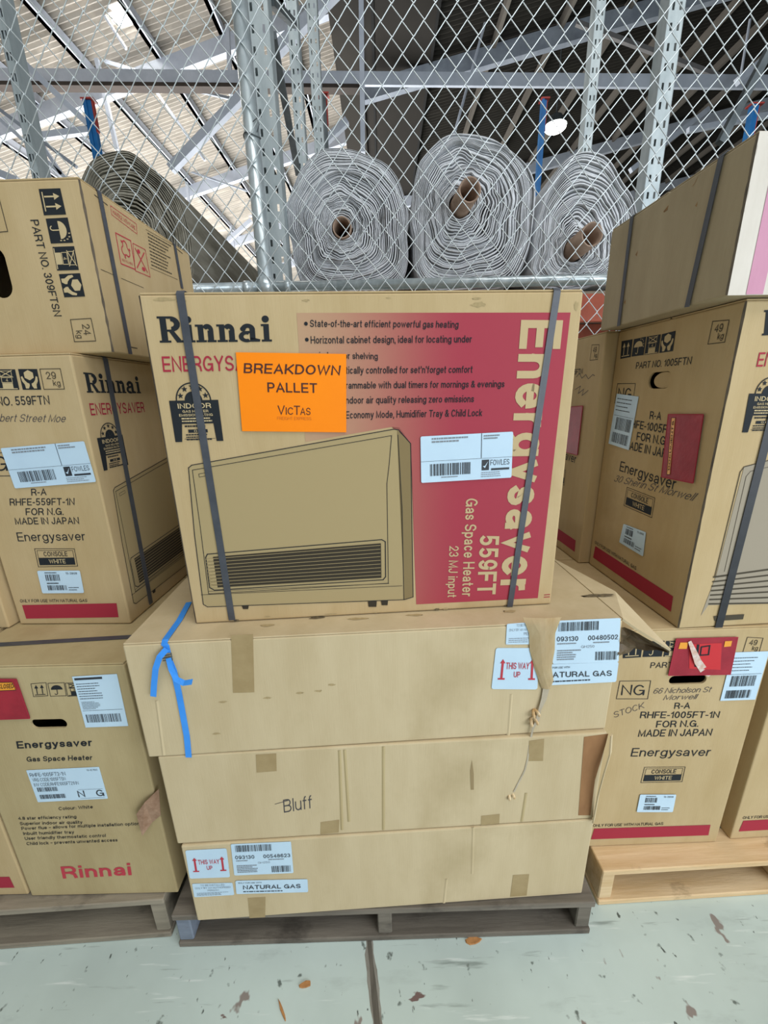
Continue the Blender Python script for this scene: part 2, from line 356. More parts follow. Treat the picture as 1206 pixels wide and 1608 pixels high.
# ------------------------------------------------------------------ repeated artwork
def serif_logo(ink, A, B, C):
    W = 4.72
    F0 = AF(A, B, C)
    def G(x):                       # glyph patch: x offset in cap heights
        return lambda s, t: F0((x+s)/W, t)
    g = G(0)                        # R
    for r in ((.1, 0, .36, 1), (0, 0, .48, .08), (0, .92, .5, 1), (.3, .42, .56, .5), (.4, .91, .56, 1)): ink.quad(g, *r)
    ink.arc(g, .54, .71, .37, .29, .36, -90, 90)
    ink.pat(g, [(.4, .48), (.62, .46), (.9, .1), (.72, 0)]); ink.quad(g, .7, 0, 1.02, .085)
    def i_(x):
        g = G(x)
        for r in ((.1, 0, .33, .68), (0, 0, .43, .08), (0, .6, .33, .68)): ink.quad(g, *r)
        ink.arc(g, .2, .87, .15, .135, 0, 0, 360, 18)
    def n_(x):
        g = G(x)
        for r in ((.1, 0, .33, .68), (0, 0, .43, .08), (0, .6, .33, .68), (.5, 0, .74, .45), (.46, 0, .84, .08)): ink.quad(g, *r)
        ink.arc(g, .5, .45, .24, .25, .25, 0, 150)
    i_(1.05); n_(1.52); n_(2.4); i_(4.26)
    g = G(3.3)                      # a
    ink.quad(g, .47, .08, .7, .5); ink.arc(g, .4, .47, .3, .23, .3, 0, 170); ink.arc(g, .1+.1, .5, .12, .1, 0, 0, 360, 12)
    ink.arc(g, .33, .2, .33, .22, .4, 60, 300); ink.quad(g, .38, .33, .56, .42); ink.pat(g, [(.45, .0), (.5, .16), (.7, .14), (.9, .09), (.88, 0)])
    return ink
def icon(kind, F, dark, light, filled=True):
    """handling symbols in a unit square; light on dark when filled, else outlined in dark"""
    fg = light if filled else dark
    if filled: dark.quad(F, 0, 0, 1, 1)
    else: dark.line([F(0, 0), F(1, 0), F(1, 1), F(0, 1)], .0012, True)
    if kind == 'up':
        for x in (.3, .68):
            fg.quad(F, x-.03, .18, x+.03, .7); fg.pat(F, [(x-.13, .62), (x+.13, .62), (x, .88)])
        fg.quad(F, .12, .1, .86, .15)
    elif kind == 'umbrella':
        fg.arc(F, .48, .5, .36, .33, 0, 0, 180); fg.quad(F, .455, .2, .5, .52); fg.arc(F, .39, .2, .1, .1, .55, 180, 360, 8)
        if filled:
            for x, y in ((.85, .8), (.9, .65), (.76, .9), (.62, .93), (.9, .5)): fg.quad(F, x-.02, y-.05, x+.02, y+.03)
    elif kind == 'stack':
        fg.quad(F, .25, .05, .75, .33); fg.quad(F, .06, .03, .94, .07)
        fg.line([F(.25, .36), F(.75, .36), F(.75, .6), F(.25, .6)], .0012, True); fg.ftext('4', F, .44, .56, .4, .56)
        fg.line([F(.22, .64), F(.78, .64), F(.78, .92), F(.22, .92)], .0012, True)
        fg.line([F(.18, .62), F(.82, .95)], .0016); fg.line([F(.82, .62), F(.18, .95)], .0016)
    elif kind == 'hands':
        fg.pat(F, [(.5, .95), (.74, .83), (.74, .58), (.5, .46), (.26, .58), (.26, .83)])
        if filled:
            dark.line([F(.26, .83), F(.5, .71), F(.74, .83)], .001); dark.line([F(.5, .71), F(.5, .46)], .001)
        for m in (1, -1):
            X = lambda s: .5+m*s
            fg.pat(F, [(X(-.44), .62), (X(-.36), .66), (X(-.28), .46), (X(-.16), .34), (X(-.06), .3), (X(-.06), .2), (X(-.14), .06), (X(-.3), .06), (X(-.3), .22), (X(-.42), .42)])
def kg_box(F, n, ink, w=.0016):
    ink.line([F(0, 0), F(1, 0), F(1, 1), F(0, 1)], w, True)
    ink.ftext(n, F, .22, .72, .5, .86); ink.ftext('kg', F, .5, .86, .16, .46)
def badge(face, F, parent):
    """indoor gas heater emission rating panel; F maps the dark panel to the unit square"""
    k = Ink(face); k.pat(F, [(0, 0), (.14, 0), (.19, .44), (0, .44)]); k.pat(F, [(.86, 0), (1, 0), (1, .44), (.84, .44)]); k.quad(F, 0, .44, 1, 1)
    k.arc(F, .5, 1., .36, .42, .93, 0, 180); k.arc(F, .5, 1., .18, .21, .0, 0, 180)
    for a in (20, 55, 90, 125, 160):
        cx, cy = .5+.27*math.cos(math.radians(a)), 1+.32*math.sin(math.radians(a)); pts = []
        for j in range(10):
            r = (.068 if j % 2 == 0 else .027); t = PI/2+j*PI/5; pts.append((cx+r*math.cos(t), cy+r*1.15*math.sin(t)))
        for j in range(10): k.pat(F, [(cx, cy), pts[j], pts[(j+1) % 10]])
    k.line([F(.2, .07), F(.84, .07)], .0007); k.quad(F, .3, .22, .7, .3); k.lines(F, .24, .8, .02, .2, 3, 5); k.lines(F, .24, .84, .34, .42, 1, 6)
    k.build('emission_rating_panel', INK, parent, 2)
    l = Ink(face); l.ftext('INDOOR', F, .16, .84, .81, .93, .02); l.ftext('GAS HEATER', F, .24, .77, .71, .77, .02); l.ftext('EMISSION RATING', F, .16, .85, .62, .68, .02)
    l.lines(F, .2, .84, .47, .6, 2, 8); l.ftext('0.8', F, .42, .58, .235, .285)
    l.build('panel_lettering', TAN, parent, 3)
def fowles(face, pts, parent, label, seed=3):
    F = Q(*pts); st = sheet('sticker', face, rounded(F, .015, 2, 2.), WHITE, parent, .0005, 5, label)
    k = Ink(face); k.quad(F, 0, .46, 1, .466); k.quad(F, .655, .47, .661, 1); k.bars(F, .1, .54, .14, .4, 34, seed)
    k.quad(F, .665, .2, .745, .43); k.ftext('FOWLES', F, .76, .97, .3, .42, -.005); k.quad(F, .77, .19, .97, .235)
    k.build('barcode_and_logo', STKINK, st, 8)
    w = Ink(face); w.pat(F, [(.675, .29), (.7, .25), (.735, .4), (.7, .3)]); w.build('tick_mark', WHITE, st, 9)
    g = Ink(face); g.lines(F, .12, .55, .84, .97, 2, seed+1); g.lines(F, .68, .9, .86, .97, 2, seed+2); g.lines(F, .66, .95, .04, .17, 3, seed+3, .35); g.lines(F, .22, .42, .08, .12, 1, seed+5)
    g.build('small_print', GREYINK, st, 8)
    return st
def small_label(face, pts, parent, label, seed=11, top='15-2808'):
    F = Q(*pts); st = sheet('sticker', face, rounded(F, .03, 2, 1.5), WHITE, parent, .0005, 5, label)
    k = Ink(face); k.bars(F, .17, .5, .56, .84, 18, seed); k.bars(F, .17, .62, .14, .36, 22, seed+1); k.ftext(top, F, .66, .93, .84, .93)
    k.lines(F, .17, .5, .4, .5, 1, seed); k.lines(F, .66, .93, .1, .3, 2, seed+2, .3); k.lines(F, .17, .5, .88, .95, 1, seed)
    k.build('barcode', STKINK, st, 8); return st
def console_white(face, pts, parent):
    F = Q(*pts); k = Ink(face)
    k.line([F(0, 0), F(1, 0), F(1, 1), F(0, 1)], .0014, True); k.line([F(.05, .1), F(.95, .1), F(.95, .9), F(.05, .9)], .001, True)
    k.quad(F, .05, .1, .95, .5); k.ftext('CONSOLE', F, .2, .8, .58, .84, .015); k.build('finish_box', INK, parent, 1)
    l = Ink(face); l.ftext('WHITE', F, .3, .72, .18, .42, .015); l.build('finish_lettering', TAN, parent, 2)
def pouch(face, pts, parent, label, strip=None, word='ENCLOSED'):
    o = sheet('document_pouch', face, pts, POUCH, parent, .002, 6, label)
    if strip:
        F = Q(*strip); st = sheet('pouch_strip', face, [F(0, 0), F(1, 0), F(1, 1), F(0, 1)], YEL, o, .0004, 12)
        k = Ink(face); k.ftext(word, F, .08, .95, .25, .78, .02); k.line([F(0, 0), F(1, 0), F(1, 1), F(0, 1)], .0012, True); k.build('strip_lettering', INK, st, 14)
    k = Ink(face); k.line(pts, .0022, True); k.build('pouch_seam', RED, o, 12); return o

# ------------------------------------------------------------------ cartons
BOX = {'C1': (-0.4337, 0.8048, 0.9916, 0.0618, 0.8291, 0.3041, 0.677), 'C2': (-0.5578, 0.7344, 0.6873, 0.0479, 1.0862, 0.88, 0.3043), 'C3': (-0.5389, 0.7365, 0.4083, 0.0367, 1.0671, 1.1, 0.279), 'C4': (-0.5283, 0.7316, 0.1302, 0.0394, 1.0577, 1.1, 0.2781), 'L1': (-1.0109, 0.7818, 0.1561, 0.0005, 0.4107, 0.9, 0.7536), 'L2': (-0.9861, 0.9572, 0.9097, -0.0331, 0.3041, 0.8291, 0.677), 'L3': (-1.1672, 0.9923, 1.5867, -0.0209, 0.56, 0.4677, 0.3377), 'R1': (0.5828, 0.8833, 0.144, 0.0127, 0.4107, 0.9, 0.7536), 'R1b': (1.0414, 0.8956, 0.144, 0.0306, 0.4107, 0.9, 0.7536), 'R2': (0.7352, 0.8838, 0.8976, 0.0511, 0.9, 0.4107, 0.7536), 'R2b': (0.6793, 1.298, 0.8976, 0.0511, 0.9, 0.4107, 0.7536), 'R3': (0.6775, 0.864, 1.6512, 0.0329, 0.78, 0.4423, 0.2653), 'PC': (-0.607, 0.7438, 0.0, 0.0076, 1.1651, 1.165, 0.1302), 'PL': (-1.8003, 0.7198, 0.0, 0.0409, 1.165, 1.165, 0.1561), 'PR': (0.6099, 0.8173, 0.0, 0.0324, 1.165, 1.1, 0.144)}
def carton(key, name, label, cat='box', m=CB, group=None, gap=.004, holes=(), ext=None, flaps=True):
    x, y, z, a, w, d, h = ext or BOX[key]
    t = thing(name, label, cat, (x, y, z), a, group)
    ft = .004 if flaps else 0.
    bm = bmesh.new(); box(bm, 0, 0, .0015, w, d, h-ft, .0035, 2)
    o = obj('carton_body', bm, m, t)
    for cut, ring_ in ([(None, None)] if holes else [])+[(hl, 1) for hl in holes]:
        cb = bmesh.new()
        if cut is None: box(cb, .005, .005, .006, w-.005, d-.005, h-ft-.005)
        else:
            fc, cu, cv, hw, hh = cut; F = faces_of(w, d, h)[fc]; ring = []
            vert = hh > hw; lg, sh = max(hw, hh), min(hw, hh)
            for k in range(28):
                c, s_ = math.cos(2*PI*(k+.5)/28), math.sin(2*PI*(k+.5)/28); a_, b_ = (lg-sh)*(1 if c > 0 else -1)+sh*c, sh*s_
                ring.append((cu+b_, cv+a_) if vert else (cu+a_, cv+b_))
            lo = [cb.verts.new(F.p(q, .02)) for q in ring]; hi = [cb.verts.new(F.p(q, -.02)) for q in ring]
            cb.faces.new(lo); cb.faces.new(hi[::-1])
            for k in range(28): cb.faces.new((lo[k], lo[(k+1) % 28], hi[(k+1) % 28], hi[k]))
        c = obj('cutter', cb, CBROWN); c.parent = t
        md = o.modifiers.new('hole', 'BOOLEAN'); md.operation = 'DIFFERENCE'; md.object = c; md.solver = 'EXACT'
        bpy.context.view_layer.update(); dg = bpy.context.evaluated_depsgraph_get()
        me = bpy.data.meshes.new_from_object(o.evaluated_get(dg)); o.modifiers.clear(); o.data = me
        bpy.data.objects.remove(c)
    if flaps:
        for y0, y1 in ((0., d/2-.0015), (d/2+.0015, d)):
            bm = bmesh.new(); box(bm, .0015, y0+.001, h-ft+.0003, w-.0015, y1-.001, h-.0003, .0012, 1); obj('top_flap', bm, m, t)
    return t, faces_of(w, d, h), (w, d, h)
def scuff(t, face, p, w, h, seed, m):
    """small rubbed patch with a ragged outline"""
    rnd = random.Random(seed); n = 15
    pts = [(p[0]+w*rnd.uniform(.45, 1.)*math.cos(2*PI*k/n), max(.002, p[1]+h*rnd.uniform(.45, 1.)*math.sin(2*PI*k/n))) for k in range(n)]
    Ink(face).poly(pts).build('scuff_mark', m, t, 0)
def worn_edge(t, dims, side):
    """crushed corrugated edge running up a front corner"""
    W, D, H = dims; bm = bmesh.new(); x = W if side == 'R' else 0.; sx = 1 if side == 'R' else -1; rnd = random.Random(int(W*1e4))
    n = 26; pts = [(x-sx*.0011, .0011, .003+(H-.008)*i/n) for i in range(n+1)]
    ribbon(bm, pts, [(sx, -1, 0)]*(n+1), [.0042+rnd.uniform(-.0012, .0014) for _ in pts], .0006, -.0004); return obj('corrugated_edge', bm, CEDGE2, t)
def strap_over(t, dims, A, B, m=STRAP, w=.015, back=True, name='strap'):
    """band up the front from A to B (u, v), over the top and down the back"""
    W, D, H = dims; bm = bmesh.new()
    pts = [(A[0], 0, A[1]), (B[0], 0, H), (B[0], D, H), (B[0], D, .0)]
    pts = [(A[0], 0, max(A[1], .0)), (B[0], 0, H-.004), (B[0], .004, H), (B[0], D-.004, H), (B[0], D, H-.004), (B[0], D, .002)]
    nr = [(0, -1, 0), (0, -1, .3), (0, -.3, 1), (0, .3, 1), (0, 1, .3), (0, 1, 0)]
    ribbon(bm, pts, nr, w, .0009, .0022); return obj(name, bm, m, t)
def strap_side(t, dims, side, A, B, m=STRAP, w=.015):
    """band up a side face from A to B (u, v) and over the top to the other side"""
    W, D, H = dims; bm = bmesh.new(); s = 1 if side == 'R' else -1; x0 = W if s > 0 else 0.; x1 = W-x0
    f = (lambda u: u) if s > 0 else (lambda u: D-u)
    pts = [(x0, f(A[0]), max(A[1], 0)), (x0, f(B[0]), H-.004), (x0-s*.004, f(B[0]), H), (x1+s*.004, f(B[0]), H), (x1, f(B[0]), H-.004), (x1, f(B[0]), .002)]
    nr = [(s, 0, 0), (s, 0, .3), (.3*s, 0, 1), (-.3*s, 0, 1), (-s, 0, .3), (-s, 0, 0)]
    ribbon(bm, pts, nr, w, .0009, .0022); return obj('strap', bm, m, t)

# ------------------------------------------------------------------ the building
FLOORM = noisy('painted_concrete', 'ccdad3', 'c0cec6', (1.3, 1.3, 1.3), .75, .12, spec=.3, h3='7f8780', s3=(2.2, 7, 1), lo3=.56, hi3=.85, bs=(60, 60, 60))
def floor_details():
    m = FLOORM; nt = m.node_tree; N = nt.nodes; L = nt.links; b = N['Principled BSDF']
    src = b.inputs['Base Color'].links[0].from_socket; tc = N.new('ShaderNodeTexCoord')
    def layer(scale, rot, lo, hi, colr, inp, det=8, kind='n'):
        mp = N.new('ShaderNodeMapping'); mp.inputs['Scale'].default_value = scale; mp.inputs['Rotation'].default_value = (0, 0, rot)
        L.new(tc.outputs['Object'], mp.inputs[0]); n = N.new('ShaderNodeTexNoise'); n.inputs['Scale'].default_value = 1; n.inputs['Detail'].default_value = det
        L.new(mp.outputs[0], n.inputs['Vector']); r = N.new('ShaderNodeMapRange'); r.inputs['From Min'].default_value = lo; r.inputs['From Max'].default_value = hi
        L.new(n.outputs['Fac'], r.inputs['Value']); x = N.new('ShaderNodeMix'); x.data_type = 'RGBA'; L.new(r.outputs[0], x.inputs['Factor'])
        L.new(inp, x.inputs['A']); x.inputs['B'].default_value = hexc(colr)+(1,); return x.outputs['Result']
    c = layer((2.2, 2.2, 1), .2, .42, .7, 'b3c0b9', src, 4)
    c = layer((5, 60, 1), 1.0, .63, .72, 'dbe3dd', c); c = layer((4, 44, 1), -.9, .64, .72, '939e97', c)
    c = layer((26, 26, 1), .35, .665, .72, '6d766f', c, 3); c = layer((55, 30, 1), .5, .69, .73, '59605a', c, 3)
    c = layer((9, 6.5, 1), .2, .675, .69, '8f857d', c, 4); c = layer((6, 15, 1), .5, .7, .715, '76605a', c, 5)
    L.new(c, b.inputs['Base Color'])
floor_details()
bm = bmesh.new(); box(bm, -24, -9, -.12, 26, 34, 0); struct('floor', bm, FLOORM)
JOINT = noisy('floor_joint_filler', '6d675d', '565249', (60, 8, 1), .95, .3)
JEDGE = noisy('chipped_joint_edge', '9d9a90', '7c776c', (40, 14, 1), .95, .3)
a, c = [(-0.0652, 0.7186, 0.0),(-0.0464, 0.5946, 0.0)]
dj = Vector((c[0]-a[0], c[1]-a[1], 0)).normalized(); A = Vector((a[0], a[1], 0))
bm = bmesh.new(); rnd = random.Random(4); k = -2.2; prev = None
while k < 1.2:
    P = A+dj*k; w = .0062+rnd.uniform(-.0012, .0016); q = Vector((dj.y, -dj.x, 0))
    cur = [bm.verts.new(P-q*w+Vector((0, 0, .0006))), bm.verts.new(P+q*w+Vector((0, 0, .0006)))]
    if prev: bm.faces.new((prev[0], prev[1], cur[1], cur[0]))
    prev = cur; k += .03
struct('trim_1', bm, JOINT)
bm = bmesh.new(); prev = None; k = -2.2
while k < 1.2:
    P = A+dj*k; q = Vector((dj.y, -dj.x, 0)); w0 = .012+rnd.uniform(-.004, .004); w1 = .012+rnd.uniform(-.004, .004)
    cur = [bm.verts.new(P-q*w0+Vector((0, 0, .0003))), bm.verts.new(P+q*w1+Vector((0, 0, .0003)))]
    if prev: bm.faces.new((prev[0], prev[1], cur[1], cur[0]))
    prev = cur; k += .018
struct('trim_2', bm, JEDGE)

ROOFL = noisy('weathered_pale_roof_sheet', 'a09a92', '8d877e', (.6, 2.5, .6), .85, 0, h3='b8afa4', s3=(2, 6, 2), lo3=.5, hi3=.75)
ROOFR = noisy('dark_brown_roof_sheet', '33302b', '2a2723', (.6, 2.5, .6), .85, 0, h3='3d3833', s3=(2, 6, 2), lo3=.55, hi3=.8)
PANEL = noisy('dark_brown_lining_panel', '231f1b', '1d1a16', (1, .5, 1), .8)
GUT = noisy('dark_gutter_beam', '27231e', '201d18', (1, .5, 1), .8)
BLACK = mat('black_gap', '0c0c0c', .9)
def zl(x): return 8.38+.262*x
def zr(x): return 6.98+.21*x
def corrugated(name, x0, x1, zf, m, y0=-9, y1=32, pitch=.1, amp=.026):
    bm = bmesh.new(); n = int((y1-y0)/pitch*6); rows = []
    for i in range(n+1):
        y = y0+(y1-y0)*i/n; d = amp*math.sin(2*PI*y/pitch)
        rows.append([bm.verts.new((x0, y, zf(x0)+d)), bm.verts.new((x1, y, zf(x1)+d)), bm.verts.new((x1, y, zf(x1)+.08)), bm.verts.new((x0, y, zf(x0)+.08))])
    for i in range(n):
        p, q = rows[i], rows[i+1]
        for k in range(4): bm.faces.new((p[k], p[(k+1) % 4], q[(k+1) % 4], q[k]))
    bm.faces.new(rows[0]); bm.faces.new(rows[-1][::-1])
    return struct(name, bm, m)
corrugated('ceiling', -22, -.6, zl, ROOFL)
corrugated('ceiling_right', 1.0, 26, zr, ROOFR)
T = 2
def trim(bm, m):
    global T
    T += 1; return struct('trim_%d' % T, bm, m)
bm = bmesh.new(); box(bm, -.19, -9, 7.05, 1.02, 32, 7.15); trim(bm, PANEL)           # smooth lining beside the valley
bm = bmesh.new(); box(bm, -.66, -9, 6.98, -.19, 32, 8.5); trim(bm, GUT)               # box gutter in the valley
for x in (0.0, 1.0):
    bm = bmesh.new(); box(bm, x-.022, -9, 7.03, x+.022, 32, 7.06); trim(bm, BLACK)
for x in [-2.61-1.14*i for i in range(14)]+[-1.5]:                                      # purlins of the pale bay
    bm = bmesh.new(); box(bm, x-.035, -9, zl(x)-.2, x+.035, 32, zl(x)-.03); box(bm, x-.035, -9, zl(x)-.2, x+.06, 32, zl(x)-.185); trim(bm, PAINTW)
for x in [2.1+1.15*i for i in range(16)]:
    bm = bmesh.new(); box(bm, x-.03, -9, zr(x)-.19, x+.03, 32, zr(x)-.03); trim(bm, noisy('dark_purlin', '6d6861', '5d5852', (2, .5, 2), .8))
for y in (9., 12.6, 16.2, 19.8, 23.4, 27.):                                            # rafters
    bm = bmesh.new(); beam(bm, (-22, y, zl(-22)-.32), (-.65, y, zl(-.65)-.32), .13, .24); trim(bm, PAINTW)
for y in (9., 13.8, 18.6):
    bm = bmesh.new(); beam(bm, (-.2, y, zr(-.2)-.26), (26, y, zr(26)-.26), .13, .26); trim(bm, PAINTG if y == 9. else PAINTW)
bm = bmesh.new(); beam(bm, (-16, 8, 6.69), (14, 8, 5.93), .05, .17); trim(bm, PAINTW)     # tie beam across both bays
bm = bmesh.new(); beam(bm, (-16, 8.02, 6.57), (-.2, 8.02, 6.17), .16, .05); trim(bm, noisy('dark_beam_flange', '413833', '352e2a', (3, 3, 3), .7))
def member(pts, w, h, m):
    bm = bmesh.new(); beam(bm, pts[0], pts[1], w, h); trim(bm, m)
member([(-4.637, 8.6, 6.9944),(-4.5584, 8.6, 5.734)], 0.062, 0.062, PAINTW)
member([(-2.813, 6.6, 4.516),(-1.5576, 6.6, 5.4348)], 0.099, 0.099, PAINTW)
member([(-2.396, 8.6, 7.3898),(-2.452, 8.6, 6.4674)], 0.062, 0.062, PAINTW)
member([(-4.9136, 12.4, 7.1484),(-4.9359, 12.4, 6.2799)], 0.062, 0.062, PAINTW)
member([(-4.8481, 12.4, 7.1471),(-3.3775, 12.4, 6.6748)], 0.037, 0.037, PAINTG)
member([(-3.3586, 8.4, 6.5132),(-2.4111, 8.4, 6.3091)], 0.037, 0.037, PAINTG)
member([(-4.3994, 8.4, 6.8393),(-3.8943, 8.4, 6.6983)], 0.037, 0.037, PAINTG)
member([(-6.1365, 15.5, 7.425),(-4.0491, 15.5, 7.2935)], 0.099, 0.087, PAINTW)
member([(-4.7117, 14.0, 5.9719),(-3.7673, 14.0, 6.6024)], 0.112, 0.112, PAINTW)
member([(-4.7303, 15.0, 6.8233),(-4.6846, 15.0, 6.0486)], 0.062, 0.062, PAINTW)
member([(-1.3571, 7.0, 5.9792),(-0.4007, 7.0, 6.6626)], 0.124, 0.124, PAINTW)
member([(-0.7448, 7.0, 4.9689),(-0.3946, 7.0, 5.2216)], 0.087, 0.087, PAINTW)
member([(-0.1224, 6.0, 5.8805),(-0.1568, 6.0, 4.3644)], 0.056, 0.056, PAINTW)
member([(-3.5646, 5.2, 4.8185),(-2.9492, 5.2, 4.2226)], 0.056, 0.056, PAINTW)
member([(-3.564, 5.2, 4.1847),(-2.9869, 5.2, 4.2342)], 0.056, 0.056, PAINTW)
member([(-4.2579, 5.6, 4.5941),(-3.5797, 5.6, 3.9613)], 0.037, 0.037, PAINTW)
member([(-4.2344, 5.6, 4.6744),(-3.4719, 5.6, 4.1018)], 0.037, 0.037, PAINTG)
member([(-3.8428, 5.6, 4.375),(-3.6533, 5.6, 4.025)], 0.037, 0.037, PAINTW)
member([(-4.4372, 5.6, 4.0835),(-4.1722, 5.6, 3.9728)], 0.074, 0.074, PAINTW)
member([(5.4211, 7.5, 5.8566),(5.9944, 7.5, 6.2892)], 0.099, 0.099, PAINTW)
member([(3.2886, 8.4, 7.1835),(5.9862, 8.4, 6.3832)], 0.062, 0.062, noisy('dim_tie_rod', '7c7a7a', '6c6a6a', (3, 3, 3), .7))
member([(4.784, 9.0, 5.4328),(6.0616, 9.0, 6.3357)], 0.087, 0.087, PAINTW)
member([(5.1103, 8.0, 5.5246),(6.667, 8.0, 5.7475)], 0.074, 0.074, PAINTW)
for p in ([(-4.3075, 8.2, 7.4694),(-3.9291, 8.2, 6.856)], [(-3.7935, 8.6, 6.6482),(-3.0338, 8.6, 5.5555)], [(1.9577, 8.6, 7.6712),(1.3735, 8.6, 5.8145)], [(7.2594, 10.0, 8.2665),(7.2735, 10.0, 7.3944)]):
    bm = bmesh.new(); tube(bm, p, .022, 8); trim(bm, PAINTW)
WALLM = noisy('dim_wall_sheeting', '837a70', '746b62', (.4, .4, 3), .9)
bm = bmesh.new(); box(bm, -24, 32, 0, 26, 32.2, 13); struct('wall_back', bm, WALLM)
bm = bmesh.new(); box(bm, -22.2, 4, 0, -22, 32, 9); struct('wall_left', bm, WALLM)
bm = bmesh.new(); box(bm, 26, -9, 0, 26.2, 32, 13); struct('wall_right', bm, WALLM)

# ------------------------------------------------------------------ high-bay lights
LENS = bpy.data.materials.new('lit_lens'); LENS.use_nodes = True
lb = LENS.node_tree.nodes['Principled BSDF']; lb.inputs['Emission Color'].default_value = (1, .97, .88, 1); lb.inputs['Emission Strength'].default_value = 40
for (P,), r, lab in (([(-4.0003, 8.3, 7.3531)], .19, 'lit bay light nearest the top left corner of the fence'), ([(-4.6547, 13.2, 7.864)], .2, 'lit bay light seen small between the roof purlins, left of the fence post'), ([(3.5228, 9.6, 6.4334)], .2, 'lit bay light above the two right-hand rolls of grey felt')):
    t = thing('high_bay_light', lab, 'light', P, 0, 'high bay lights')
    bm = bmesh.new(); bmesh.ops.create_cone(bm, cap_ends=True, segments=28, radius1=r*1.06, radius2=r*.55, depth=.16, matrix=Matrix.Translation((0, 0, .1))); obj('housing', bm, DKSTEEL, t)
    bm = bmesh.new(); bmesh.ops.create_uvsphere(bm, u_segments=24, v_segments=12, radius=r, matrix=Matrix.Diagonal((1, 1, .38, 1))); obj('lens', bm, LENS, t, True)
    bm = bmesh.new(); zt = zl(P[0]) if P[0] < 0 else zr(P[0]); tube(bm, [(0, 0, .18), (0, 0, zt-P[2]+.01)], .012, 6); obj('hanging_rod', bm, DKSTEEL, t)
    l = bpy.data.lights.new('bay_lamp', 'SPOT'); l.energy = 300; l.color = (1, .96, .88); l.shadow_soft_size = .2; l.spot_size = 2.2; l.spot_blend = .5
    o = bpy.data.objects.new('bay_lamp', l); COL.objects.link(o); o.parent = t; o.location = (0, 0, -.2)

# ------------------------------------------------------------------ chain-link fence
FY = 2.0
t = thing('chain_link_fence', 'galvanised chain-link fence across the whole scene behind the cartons', 'fence', (0, FY, 0))
W, Hd = .0835, .0985; X0, X1, Z0, Z1 = -2.6, 2.3, .05, 3.35; wr = .0021
bm = bmesh.new(); nw = int((X1-X0)/(W/2)); nz = int((Z1-Z0)/(Hd/2))
prof = [(.0, 0.), (.10, .10), (.5, .5), (.90, .90)]
for k in range(nw):
    xa = X0+k*W/2; ring0 = None; pts = []
    for j in range(nz):
        s0 = (j+k) % 2; z = Z0+j*Hd/2
        for f, g in prof:
            s = g if s0 == 0 else 1-g
            bow = .085*W/2*math.sin(2*PI*f)*(1 if s0 == 0 else -1)*.55
            pts.append((xa+s*(W/2+.0022)-.0011+bow*.6, .0026*math.cos(PI*f)*(1 if s0 == 0 else -1), z+f*Hd/2))
    tube(bm, pts, wr, 5, False)
obj('wire_mesh', bm, WIRE, t, True)
(pa,) = [(-0.5111, 2.0, 2.4941)]; px = pa[0]
def cyl(bm, p, q, r, n=20): tube(bm, [p, q], r, n)
PO = .036
bm = bmesh.new(); cyl(bm, (px, PO, .01), (px, PO, 3.6), .0315); obj('fence_post', bm, GALV, t, True)
for x in (px-2.9, px+2.9):
    bm = bmesh.new(); cyl(bm, (x, PO, .01), (x, PO, 3.6), .0315); obj('fence_post', bm, GALV, t, True)
(ra,) = [(0.072, 2.0, 1.964)]; rz = ra[2]
for x0, x1 in ((px-2.87, px-.03), (px+.03, px+2.87)):
    bm = bmesh.new(); cyl(bm, (x0, PO, rz), (x1, PO, rz), .0225); obj('fence_rail', bm, GALV, t, True)
for dx, r in ((0, .04), (-.085, .028), (.1, .028)):
    bm = bmesh.new()
    if dx == 0: cyl(bm, (px, PO, rz-.035), (px, PO, rz+.035), r)
    else: cyl(bm, (px+dx-.012, PO, rz), (px+dx+.012, PO, rz), r)
    obj('rail_clamp', bm, GALV, t, True)
(ta,) = [(-0.5056, 2.0, 2.5194)]
bm = bmesh.new(); tube(bm, [(px+.034*math.cos(a), PO+.034*math.sin(a), ta[2]+.006*math.sin(2*a)) for a in [2*PI*i/20 for i in range(20)]], .0022, 5, closed=True)
tube(bm, [(px+.03, .0, ta[2]), (px+.045, -.012, ta[2]+.02), (px+.036, -.008, ta[2]+.042), (px+.02, -.01, ta[2]+.03)], .0018, 5); obj('tie_wire', bm, DKSTEEL, t, True)

# ------------------------------------------------------------------ pallet racking behind the fence
def slotted(bm, x, y, z0, z1, w, d, slot=(.011, .03), pitch=.075, tilt=0):
    """open steel rack post: front web with two rows of real slots and two side flanges"""
    cols = [0, w*.2, w*.2+slot[0], w*.8-slot[0], w*.8, w]; z = z0; zs = [z0]
    while z+pitch < z1: zs += [z+pitch*.3, z+pitch*.3+slot[1], z+pitch]; z += pitch
    g = [[bm.verts.new((x-w/2+c, y, zz)) for c in cols] for zz in zs]
    for i in range(len(zs)-1):
        for j in range(5):
            if i % 3 == 1 and j in (1, 3): continue
            bm.faces.new((g[i][j], g[i][j+1], g[i+1][j+1], g[i+1][j]))
    for sx in (-1, 1):
        X = x+sx*w/2; box(bm, X-.001, y, z0, X+.001, y+d, z1); box(bm, min(X, X-sx*.016), y+d-.002, z0, max(X, X-sx*.016), y+d, z1)
    box(bm, x-w*.1, y+.001, z0, x+w*.1, y+.004, z1)
RY = 2.3
t = thing('pallet_rack', 'galvanised pallet racking with a low shelf standing close behind the fence', 'shelf', (0, 0, 0))
upr = []
